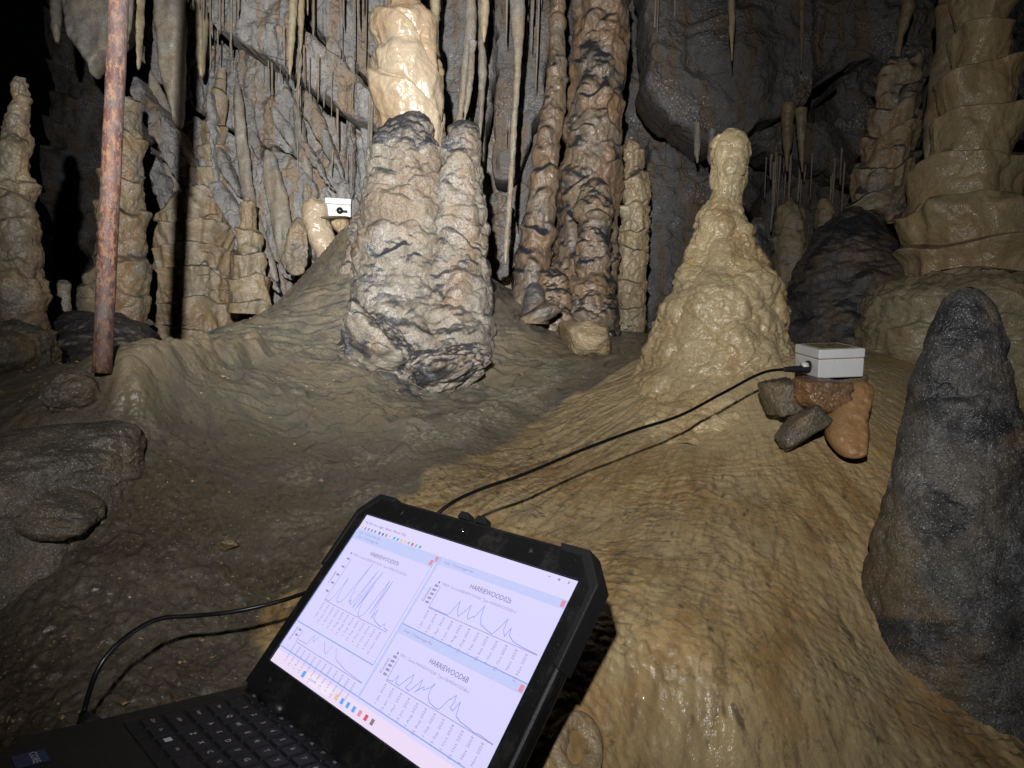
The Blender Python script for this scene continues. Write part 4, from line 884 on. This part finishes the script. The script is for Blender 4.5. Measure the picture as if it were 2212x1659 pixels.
for row, hh in rows_k:
    kh = pitch*hh; x = KX
    tot = sum(wd for _, wd in row); f = 15.0/tot
    for nm, wd in row:
        kw = wd*pitch*f
        key_id = (round(kw, 5), round(kh, 5))
        if key_id not in kcache:
            g = .0012; V = []
            for zz, ins in ((.0006, 0), (.0026, .0009)):
                V += [(g+ins, -kh+g+ins, zz), (kw-g-ins, -kh+g+ins, zz), (kw-g-ins, -g-ins, zz), (g+ins, -g-ins, zz)]
            kcache[key_id] = bm_mesh('key', V, [[3, 2, 1, 0], [4, 5, 6, 7]]+[[i, (i+1) % 4, 4+(i+1) % 4, 4+i] for i in range(4)], .0004, 1)
            kcache[key_id].materials.append(M['key'])
        k = lchild('key', kcache[key_id], None, BL @ Matrix.Translation((x, y, 0)))
        if nm == 'win':
            me = box('legend', kw*.3, kw*.62, -kh*.66, -kh*.34, .0027, .0028)
            me.materials.append(M['white_print']); link('legend', me, None, k)
        elif nm:
            me = text_mesh(nm, .0066 if len(nm) == 1 else .0042); me.materials.append(M['white_print'])
            t_ = link('legend', me, None, k); t_.location = (kw*.45, -kh*.45, .0028)
        x += kw
    y -= kh
lchild('touchpad', box('touchpad', .115, .225, -.190, -.130, .0002, .0012, .0005, 1), 'rubber', BL)
# silver-blue processor sticker on the palm rest
stk = lchild('palm_rest_sticker', box('sticker', .034, .056, -.197, -.175, .0002, .0006), simple('sticker_blue', (.02, .04, .12), .3), BL)
me = text_mesh('CORE', .0075); me.materials.append(M['white_print']); o = link('sticker_print', me, None, stk); o.location = (.045, -.1835, .0008)
# hinges
for hx in (.045, W_-.085):
    lchild('hinge', tube([(hx, .004, .004), (hx+.04, .004, .004)], .007, 14, 'hinge'), 'plastic', BL)
# lid
SW, SH = .3094, .1740
lx0, lx1, ly0, ly1 = -.019, SW+.019, -.034, SH+.026
lc = .022
lid_poly = [(lx0+.008, ly0), (lx1-.008, ly0), (lx1, ly0+.008), (lx1, ly1-lc), (lx1-lc, ly1), (lx0+lc, ly1), (lx0, ly1-lc), (lx0, ly0+.008)]
lid = lchild('lid', prism('lid', lid_poly, -.016, -.0012, .003), 'plastic', LL)
# raised bezel frame: four pieces merged to one ring
def ring(name, outer, inner, z0, z1):
    V = [(x, y_, z) for z in (z0, z1) for x, y_ in outer]+[(x, y_, z) for z in (z0, z1) for x, y_ in inner]
    n = len(outer); F = []
    for i in range(n):
        j = (i+1) % n
        F += [[i, j, n+j, n+i], [2*n+i, 3*n+i, 3*n+j, 2*n+j], [n+i, n+j, 3*n+j, 3*n+i], [i, 2*n+i, 2*n+j, j]]
    return bm_mesh(name, V, F)
outer = [(lx0+.004, ly0+.006), (lx1-.004, ly0+.006), (lx1-.004, ly1-lc), (lx1-lc, ly1-.004), (lx0+lc, ly1-.004), (lx0+.004, ly1-lc)]
inner = [(-.0008, -.0008), (SW+.0008, -.0008), (SW+.0008, SH*.7), (SW+.0008, SH+.0008), (-.0008, SH+.0008), (-.0008, SH*.7)]
lchild('bezel', ring('bezel', outer, inner, -.0012, .0012), 'plastic', LL)
for sx in (0, 1):   # rubber corner bumpers with a proud edge
    X = (lambda v: v) if sx == 0 else (lambda v: SW-v)
    bp = [(X(-.0205), SH+.026-.095), (X(-.0135), SH+.026-.092), (X(-.0135), SH+.026-.030), (X(.008), SH+.0205), (X(.030), SH+.0205), (X(.034), SH+.0275), (X(.002), SH+.0275), (X(-.0205), SH+.026-.024)]
    lchild('corner_bumper', prism('bumper', bp if sx == 0 else bp[::-1], -.017, .0022, .0012), 'rubber', LL)
for lx in (SW*.435, SW*.515):   # latch lugs on the top edge
    lchild('latch', prism('latch', [(lx, SH+.0262), (lx+.018, SH+.0262), (lx+.012, SH+.034), (lx+.001, SH+.034)], -.013, -.002, .001), 'rubber', LL)
cams = lchild('webcam', box('webcam', SW*.48, SW*.48+.017, SH+.0085, SH+.0165, .0012, .0022, .0006), 'plastic', LL)
child('lens', tube([(SW*.48+.0085, SH+.0125, .0022), (SW*.48+.0085, SH+.0125, .0027)], .0026, 14), 'lens', cams)
for mx in (SW*.18, SW*.80): lchild('rubber_stop', tube([(mx, SH+.013, .0010), (mx, SH+.013, .0020)], .0035, 16), 'rubber', LL)
for mx in (.02, SW-.02): lchild('rubber_stop', tube([(mx, -.014, .0010), (mx, -.014, .0022)], .0035, 16), 'rubber', LL)
# --- display
SB = 1.0
def G(name, rgb, s=SB): return glow(name, lin(rgb), s)
g_bg = G('display_lilac', (.855, .835, 1.0)); g_bar = G('display_titlebar', (.77, .80, .975)); g_bar2 = G('display_toolbar', (.87, .85, 1.0)); g_task = G('display_taskbar', (.925, .86, .965))
g_line = G('display_blueline', (.60, .63, .93)); g_dark = G('display_text', (.45, .44, .60)); g_edge = G('display_edge', (.58, .67, .90)); g_grey = G('display_grey_text', (.60, .59, .75)); g_grid = G('display_grid', (.82, .81, .97))
g_red = G('display_red', (.88, .58, .66)); g_green = G('display_green', (.50, .78, .58)); g_blue = G('display_blue', (.35, .66, .95)); g_yel = G('display_yellow', (.93, .78, .58)); g_crim = G('display_crimson', (.86, .32, .42)); g_brn = G('display_brown', (.55, .47, .50)); g_sb = G('display_searchbox', (.95, .90, .98))
screen = lchild('screen', box('screen', 0, SW, 0, SH, -.0012, -.0006), g_bg, LL)
def U(x, yv): return (x*SW, (1-yv)*SH)          # 0..1 from the top left of the display
LAY = [0]
def quad(name, x0, y0, x1, y1, mat, z):
    a = U(x0, y1); b = U(x1, y0); me = mesh(name, [(a[0], a[1], z), (b[0], a[1], z), (b[0], b[1], z), (a[0], b[1], z)], [(0, 1, 2, 3)], smooth=False)
    return child(name, me, mat, screen)
def multiquad(name, qs, mat, z):
    V = []; F = []
    for x0, y0, x1, y1 in qs:
        a = U(x0, y1); b = U(x1, y0); i = len(V); V += [(a[0], a[1], z), (b[0], a[1], z), (b[0], b[1], z), (a[0], b[1], z)]; F.append((i, i+1, i+2, i+3))
    return child(name, mesh(name, V, F, smooth=False), mat, screen)
def poly_line(name, pts, wd, mat, z):
    P = np.array([U(*p) for p in pts]); V = []; F = []
    for a, b in zip(P[:-1], P[1:]):
        t = b-a; L = np.linalg.norm(t)
        if L < 1e-9: continue
        nn = np.array([-t[1], t[0]])/L*wd/2; e = t/L*wd*.3; i = len(V)
        V += [(*(a-nn-e), z), (*(b-nn+e), z), (*(b+nn+e), z), (*(a+nn-e), z)]; F.append((i, i+1, i+2, i+3)); z += 1e-6
    return child(name, mesh(name, V, F, smooth=False), mat, screen)
def label_text(s, x, yv, size, mat, z, ax='LEFT', rot=0):
    me = text_mesh(s, size, ax); o = child('text', me, mat, screen); p = U(x, yv); o.location = (p[0], p[1], z); o.rotation_euler = (0, 0, rot); return o
Z1, Z2, Z3, Z4, Z5 = -.00045, -.0003, -.00018, -.00008, .00002
# application chrome
quad('window_bar', 0, 0, 1, .105, g_bar2, Z1)
label_text('File  Edit  View  Logger  Options  Window  Help', .02, .048, .0038, g_dark, Z2)
multiquad('window_button', [(.90, .018, .908, .022), (.935, .014, .943, .026), (.97, .014, .976, .026)], g_grey, Z2)
icons = [g_yel, g_grey, g_grey, g_grey, g_grey, g_dark, g_dark, g_grey, g_yel, g_blue, g_blue, g_yel, g_yel, g_green, g_crim, g_green, g_blue]
xi = .015
for k, g in enumerate(icons):
    quad('toolbar_icon', xi, .078, xi+.010, .096, g, Z2); xi += .0205 if k not in (4, 8) else .027
def graph(win, title, sub, trace, yl, plot, ts=.0068, ticks=12, ytick=5, head=True):
    x0, y0, x1, y1 = win
    quad('graph_window', x0, y0, x1, y1, g_bg, Z2)
    if head:
        quad('title_bar', x0, y0, x1, y0+.045, g_bar, Z3); label_text('Graph - C:\\Users\\logger files', x0+.02, y0+.022, .0036, g_grey, Z4)
        quad('close_button', x1-.018, y0+.006, x1-.004, y0+.038, g_red, Z4)
    multiquad('window_edge', [(x0-.002, y0, x0, y1), (x1, y0, x1+.002, y1), (x0-.002, y1-.003, x1+.002, y1+.003)], g_edge, Z3)
    if title: label_text(title, x0+(x1-x0)*.5, y0+.095, ts, g_dark, Z4, 'CENTER')
    if sub:
        label_text(sub, x0+.06, y0+.135, .0036, g_grey, Z4); multiquad('legend_dot', [(x0+.045, y0+.128, x0+.051, y0+.140)], g_dark, Z4)
    a, b, c_, d = plot
    multiquad('axis', [(a-.001, b, a+.001, d), (a, d-.0015, c_, d+.0015)]+[(a-.008, b+(d-b)*k/ytick-.001, a, b+(d-b)*k/ytick+.001) for k in range(ytick)], g_grey, Z4)
    multiquad('grid_line', [(a, b+(d-b)*k/ytick-.0006, c_, b+(d-b)*k/ytick+.0006) for k in range(ytick)], g_grid, Z3)
    multiquad('tick_label', [(a-.026, b+(d-b)*k/ytick-.006, a-.010, b+(d-b)*k/ytick+.006) for k in range(ytick)], g_grey, Z4)
    lab = ['1 Jan', '15 Jan', '1 Apr', '15 Jun', '1 Aug', '15 Aug', '1 Sep', '15 Sep', '1 Oct', '15 Oct', '1 Nov', '15 Nov']
    for k in range(ticks):
        xx = a+(c_-a)*(k+.2)/ticks
        label_text(lab[k % 12]+' 2024', xx, d+.012, .0043, g_grey, Z4, 'RIGHT', math.pi/2)
    label_text('Counts', a-.038, (b+d)/2, .0048, g_dark, Z4, 'CENTER', math.pi/2)
    if trace: poly_line('graph_trace', [(a+(c_-a)*u, d-(d-b)*v) for u, v in trace], .00075, g_line, Z5)
tr1 = [(0, .03), (.07, .03), (.10, .18), (.17, .50), (.125, .15)][:3]+[(.13, .62), (.15, .15), (.19, .08), (.23, .12), (.25, .20), (.33, 1.1), (.30, .55), (.335, .18), (.35, .25), (.37, .15), (.385, .2), (.46, 1.0), (.44, .6), (.42, .2), (.43, .12), (.53, 1.02), (.50, .6), (.48, .25), (.475, .1), (.52, .7), (.50, .3), (.53, .12), (.55, .04), (.58, -.02+.04), (.62, .12), (.68, .9), (.69, .5), (.68, .15), (.72, .92), (.71, .35), (.73, .1), (.75, .3), (.76, .12), (.80, .08), (.86, .05), (.90, .04), (.92, .12), (.94, .05), (1, .03)]
tr2 = [(0, .05), (.12, .03), (.20, .04), (.22, .40), (.24, .75), (.26, .35), (.29, .15), (.33, .55), (.345, .78), (.36, .35), (.38, .20), (.41, .40), (.42, .35), (.455, .95), (.47, .50), (.50, .22), (.56, .12), (.62, .05), (.65, .35), (.68, .82), (.69, .35), (.72, .15), (.735, .55), (.75, .25), (.80, .10), (.88, .05), (1, .02)]
tr3 = [(0, .05), (.06, .10), (.08, .42), (.09, .12), (.13, .08), (.17, .5), (.20, .75), (.21, .45), (.19, .15), (.23, .10), (.27, .5), (.29, .75), (.30, .4), (.28, .18), (.33, .55), (.34, .42), (.38, .62), (.40, .85), (.39, .5), (.405, .25), (.44, .12), (.50, .06), (.53, .10), (.56, .55), (.60, .85), (.61, .6), (.60, .35), (.63, .30), (.65, .72), (.66, .45), (.67, .2), (.72, .1), (.80, .06), (.85, .02), (.88, .06), (.95, .03), (1, .02)]
tr4 = [(0, .2), (.10, .2), (.14, 1.1), (.18, .6), (.20, 1.0)]
# left column: partly covered lower graph first, then the front window
graph((.0, .10, .475, .905), None, None, None, None, (.065, .78, .46, .845), ticks=12, ytick=2, head=True)
poly_line('graph_trace', [(.07, .83), (.125, .825), (.135, .765), (.15, .80), (.16, .765)], .0006, g_line, Z5); poly_line('graph_trace', [(.20, .765), (.22, .80), (.24, .82), (.25, .765)], .0006, g_line, Z5)
poly_line('graph_trace', [(.27, .765), (.285, .79), (.30, .815), (.36, .833), (.46, .842)], .0006, g_line, Z5)
Z1, Z2, Z3, Z4, Z5 = Z1+.0003, Z2+.0003, Z3+.0003, Z4+.0003, Z5+.0003
graph((.006, .128, .462, .745), 'HARRIEWOOD07b', '900004  Counts-HARRIEWOOD07b  Type-HARRIEWOOD07b.d', tr1, None, (.075, .30, .44, .575), .0062)
Z1, Z2, Z3, Z4, Z5 = Z1-.0003, Z2-.0003, Z3-.0003, Z4-.0003, Z5-.0003
graph((.482, .10, .998, .50), 'HARRIEWOOD02b', '900004  Counts-HARRIEWOOD02b  Type-HARRIEWOOD02b.d', tr2, None, (.545, .255, .985, .375), .0064)
graph((.482, .505, .998, .905), 'HARRIEWOOD6B', '90772  Counts-HARRIEWOOD6B  Type-HARRIEWOOD6B.d', tr3, None, (.545, .66, .985, .775), .0064)
# taskbar
quad('taskbar', 0, .925, 1, 1, g_task, Z1); quad('search_box', .215, .938, .36, .985, g_sb, Z2); label_text('Search', .24, .962, .0042, g_grey, Z3)
for k, g in enumerate([g_blue]): quad('taskbar_icon', .19, .945, .206, .978, g, Z2)
for k, g in enumerate([g_yel, g_blue, g_blue, g_blue, g_red, g_crim, g_brn]): quad('taskbar_icon', .387+.031*k, .948, .401+.031*k, .976, g, Z2)

# ------------------------------------------------------------------ data cable
M['cable'] = simple('black_cable', (.008, .008, .009), .28, .5, 0, .1)
def spline(ctrl_, n=160):
    p = np.array(ctrl_, float); t = np.r_[0, np.cumsum(np.linalg.norm(np.diff(p, axis=0), axis=1)**.5)]; out = []
    pp_ = np.vstack([2*p[0]-p[1], p, 2*p[-1]-p[-2]]); tt = np.r_[t[0]-(t[1]-t[0]), t, t[-1]+(t[-1]-t[-2])]
    for s in np.linspace(t[0], t[-1], n):
        i = min(max(np.searchsorted(t, s, 'right'), 1), len(p)-1); a, b, c2, d = pp_[i-1:i+3]; t0, t1, t2, t3 = tt[i-1:i+3]
        A1 = (t1-s)/(t1-t0)*a+(s-t0)/(t1-t0)*b; A2 = (t2-s)/(t2-t1)*b+(s-t1)/(t2-t1)*c2; A3 = (t3-s)/(t3-t2)*c2+(s-t2)/(t3-t2)*d
        B1 = (t2-s)/(t2-t0)*A1+(s-t0)/(t2-t0)*A2; B2 = (t3-s)/(t3-t1)*A2+(s-t1)/(t3-t1)*A3
        out.append((t2-s)/(t2-t1)*B1+(s-t1)/(t2-t1)*B2)
    return np.array(out)
lport = [np.array(BASEM @ Vector((u, v, -.009))) for u, v in ((-.001, -.132), (-.020, -.132), (-.034, -.131))]
cab_px = [(1712, 797, 1.165), (1655, 803, 1.15), (1560, 850, 1.11), (1470, 897, 1.07), (1370, 930, 1.02), (1250, 975, .97), (1130, 1025, .90), (1030, 1060, .86), (970, 1090, .83), (935, 1120, .82), (880, 1180, .81), (780, 1240, .80), (690, 1270, .78), (600, 1300, .75), (500, 1322, .73), (420, 1330, .71), (340, 1338, .69), (270, 1378, .665), (215, 1440, .645)]
cpts = [C(*q) for q in cab_px]+[lport[2], lport[1]]
cabe = empty('data_cable', C(1300, 960, 1.0)); tag(cabe, 'black data cable running from the white box on stones to the laptop', 'cable')
CI = Matrix.Translation(-Vector(C(1300, 960, 1.0)))
cp_ = spline(cpts, 260)
o = link('cord', tube(cp_, .0024, 10, 'cord'), M['cable'], cabe); o.matrix_parent_inverse = CI
o = link('laptop_plug', tube([lport[0], lport[0]*.7+lport[1]*.3, lport[1]*.9+lport[0]*.1, lport[1], lport[2]], [.008, .0095, .0085, .0055, .0042], 12, 'plug'), M['rubber'], cabe); o.matrix_parent_inverse = CI
pa = C(1748, 797, 1.155); pd = C(1690, 798, 1.15)
pr = np.linspace(0, 1, 16); o = link('box_plug', tube(pa+(pd-pa)*pr[:, None], [.0062, .0064]*2+[.0056, .0066, .0052, .0064, .0048, .0060, .0044, .0054, .0040, .0048, .0034, .0028], 14, 'plug'), M['rubber'], cabe); o.matrix_parent_inverse = CI

# ------------------------------------------------------------------ white drip-logger boxes
def mat_box():
    t = NT('white_abs_plastic'); n = t.noise(60, 4, .6, 0, (1, 1, .35)); n2 = t.noise(22, 3, .5, seed=3)
    col = t.mix(t.ramp(n, .56, .70, 0, .55), (.66, .67, .68), (.44, .36, .24)); col = t.mix(t.ramp(n2, .45, .7, 0, .25), col, (.52, .50, .45))
    return t.fin(col, .38, None, .5)
M['box'] = mat_box(); M['labelp'] = None
def mat_label():
    t = NT('stained_paper_label'); n = t.noise(90, 3, .6); col = t.mix(t.ramp(n, .4, .6), (.16, .10, .03), (.30, .26, .12)); return t.fin(col, .25, None, .5)
M['labelp'] = mat_label(); M['rustspot'] = simple('rust_stain', (.25, .11, .04), .7)
def logger(name, origin, ux, uy, size, label, group, tiltm=Matrix.Identity(4)):
    """origin: bottom front corner; ux along the face to the right, uy along depth"""
    e = empty(name, origin); uz = np.array([0, 0, 1.0])
    m = Matrix(((ux[0], uy[0], uz[0], 0), (ux[1], uy[1], uz[1], 0), (ux[2], uy[2], uz[2], 0), (0, 0, 0, 1)))
    e.matrix_world = Matrix.Translation(Vector(origin)) @ tiltm @ m
    tag(e, label, 'box', group); a, b, h = size
    child('case', box('case', 0, a, 0, b, 0, h*.66, .0022, 3), 'box', e)
    child('lid', box('lid', -.0006, a+.0006, -.0006, b+.0006, h*.675, h, .0022, 3), 'box', e)
    child('seal', box('seal', .0012, a-.0012, .0012, b-.0012, h*.655, h*.68), 'rustspot', e)
    child('top_label', box('label', a*.13, a*.87, b*.13, b*.87, h+.0001, h+.0006), 'labelp', e)
    for sx in (.07, .93):
        for sy in (.07, .93): child('screw', tube([(a*sx, b*sy, h-.0005), (a*sx, b*sy, h+.0008)], .0022, 10), 'metal', e)
    return e
def pn_basis(px, py, d, yaw):
    p = C(px, py, d); tc = -p.copy(); tc[2] = 0; tc /= np.linalg.norm(tc); r = np.array([-tc[1], tc[0], 0])
    if (r @ (C(px+10, py, d)-p)) < 0: r = -r
    ca, sa = math.cos(yaw), math.sin(yaw)
    nR = ca*tc+sa*r; ux = ca*r-sa*tc      # right-hand face: outward normal nR, runs along ux
    return p, ux, -nR
p, ux, uy = pn_basis(1767, 818, 1.13, math.radians(29))
lg = logger('drip_logger_box', p, ux, uy, (.078, .080, .0475), 'white plastic logger box on piled stones with the black cable plugged in', 'drip logger boxes', Matrix.Rotation(math.radians(7.0), 4, Vector((.91, -.41, 0))))
sk = child('socket', tube([(-.0002, .030, .0165), (-.004, .030, .0165)], .0090, 18), 'rubber', lg); child('socket_collar', tube([(-.003, .030, .0165), (-.013, .030, .0165)], .0068, 18), 'box', lg)
p2, ux2, uy2 = pn_basis(702, 466, 2.2, math.radians(-4))
lg2 = logger('drip_logger_box', p2, ux2, uy2, (.080, .080, .058), 'small bright white logger box perched left of the big stump', 'drip logger boxes')
child('socket_cap', tube([(.046, -.0005, .018), (.046, -.010, .018)], .0105, 20), 'rubber', lg2)
child('socket_pin', tube([(.046, -.010, .018), (.046, -.0115, .018)], .0045, 14), 'metal', lg2)
child('cap_strap', box('strap', .052, .070, -.008, -.004, .012, .020, .001), 'rubber', lg2)
for sx in (.015, .024, .033): child('indicator', tube([(sx, -.0003, .018), (sx, -.0012, .018)], .0018, 10), 'rustspot', lg2)
for k in range(6): child('vent_dot', tube([(.012+.011*k, -.0008, .0455), (.012+.011*k, -.0012, .0455)], .0009, 8), 'rustspot', lg2)
# tin plate and rock under the far box
put('tin_plate', lump([(692, 470), (720, 467), (757, 468), (752, 472), (700, 477)], 2.19, .03, .03, 3, 60, .0003, 40, seed=71, sm=1, tint=0, mudup=0), 'greyrock', 'thin stained plate under the small bright box', 'plate')
put('rock', lump([(716, 476), (752, 470), (758, 490), (750, 512), (735, 508), (718, 492)], 2.2, .03, .04, 9, 50, .003, 60, .008, .03, 72, 1, tint=.3, mudup=.3), 'loose', 'rough brown rock wedged beneath the small bright box', 'rock')
# stones under the near box
R = lambda pl, dep, tf, mat, lab, seed, **k: put('rock', lump(pl, dep, tf, k.pop('tb', .03), k.pop('edge', 8), 90, k.pop('rough', .003), 60, 0, .03, seed, k.pop('sm', 1), tint=k.pop('tint', .6), mudup=k.pop('mudup', .3), planes=k.pop('planes', 7)), mat, lab, 'rock', None)
SR = lambda c, hf, dr, rot, seed, mat, lab: put('rock', stone(c, hf, dr, rot, seed, 7, .085, (120, 80), .07, 2.0, mudup=.35, tint=.6, fine=.03, box=1), mat, lab, 'rock')
SR((1686, 858, 1.17), (40, 46), .035, 12, 73, 'greyrock', 'dark brown stone at the left of the pile, below the cable')
SR((1762, 848, 1.14), (62, 40), .040, -12, 74, 'brownrock', 'wet reddish brown stone directly under the near white box')
SR((1727, 926, 1.11), (64, 30), .030, 40, 75, 'greyrock', 'flat grey brown wedge-shaped stone at the front of the pile')
R([(1786, 925), (1790, 890), (1812, 845), (1830, 820), (1862, 817), (1884, 835), (1878, 868), (1868, 900), (1874, 935), (1868, 965), (1868, 985), (1838, 992), (1815, 985), (1788, 950)], (1.115, 900, -.0005, 0, 0), .030, 'boneorange', 'smooth orange broken stalactite propped at the right of the pile', 76, sm=2, edge=26, tint=.4, mudup=.05, planes=0)
R([(1852, 812), (1868, 808), (1884, 826), (1876, 834), (1860, 828)], 1.19, .006, 'loose', 'small pale chip behind the right corner of the near box', 77)
SR((1790, 846, 1.19), (62, 38), .04, 5, 78, 'greyrock', 'shadowed stone deep in the pile under the near box')

# ------------------------------------------------------------------ grit lying on the mud
def grit(n):
    V = []; F = []; rr = np.random.default_rng(9)
    xs = rr.uniform(-1.15, .75, n); ys = rr.uniform(.55, 1.9, n)
    keep = cream_mask(xs, ys) < .02; xs, ys = xs[keep], ys[keep]; zs = floor_z(xs, ys)
    P2 = np.stack([xs, ys, 0*xs], -1); zs = zs+fbm(P2, 3.2, 3, 1)*.014*sstep(.3, .8, ys)+.004
    for x, y_, z in zip(xs, ys, zs):
        s = .0008+.0032*rr.random()**4; i = len(V); q = rr.normal(size=(6, 3))*.25
        for k, d in enumerate(((1, 0, 0), (-1, 0, 0), (0, 1, 0), (0, -1, 0), (0, 0, .6), (0, 0, -.6))): V.append((x+s*(d[0]*1.3+q[k][0]), y_+s*(d[1]+q[k][1]), z+s*(d[2]+q[k][2])))
        F += [(i, i+2, i+4), (i+2, i+1, i+4), (i+1, i+3, i+4), (i+3, i, i+4), (i+2, i, i+5), (i+1, i+2, i+5), (i+3, i+1, i+5), (i, i+3, i+5)]
    me = mesh('grit', V, F, {'mud': np.zeros(len(V)), 'tint': rr.random(len(V))*.6}, smooth=False)
    return me
tag(link('grit', grit(2600), M['loose']), 'pale grit scattered over the muddy floor', 'grit', kind='stuff')

# small drip cup in the flowstone beside the laptop
def drip_cup():
    n, m = 40, 14; V = []
    for i in range(n):
        a = 2*math.pi*i/n; r0 = .019+.003*math.sin(2*a+.6)
        for k in range(m):
            b = 2*math.pi*k/m; w_ = .0085+.002*math.sin(3*a)
            V.append(((r0+w_*math.cos(b))*math.cos(a), (r0+w_*math.cos(b))*math.sin(a)*1.15, .006*math.sin(b)))
    F = [(i*m+k, ((i+1) % n)*m+k, ((i+1) % n)*m+(k+1) % m, i*m+(k+1) % m) for i in range(n) for k in range(m)]
    return mesh('cup', V, F, {'mud': np.zeros(n*m), 'tint': np.full(n*m, .4)})
q = C(1245, 1622, .60); e_ = .03
gx = float((floor_z(q[0]+e_, q[1])-floor_z(q[0]-e_, q[1]))/(2*e_)); gy = float((floor_z(q[0], q[1]+e_)-floor_z(q[0], q[1]-e_))/(2*e_))
dv = q/np.linalg.norm(q); s_ = .35
while s_ < 1.2 and (dv*s_)[2] > float(floor_z((dv*s_)[0], (dv*s_)[1])): s_ += .002
q = dv*s_
o = put('drip_cup', drip_cup(), 'tiered', 'small pale drip-cup ring in the flowstone beside the laptop', 'drip cup')
o.location = Vector(q)+Vector((0, 0, .003)); o.rotation_euler = Vector((-gx, -gy, 1)).to_track_quat('Z', 'Y').to_euler()
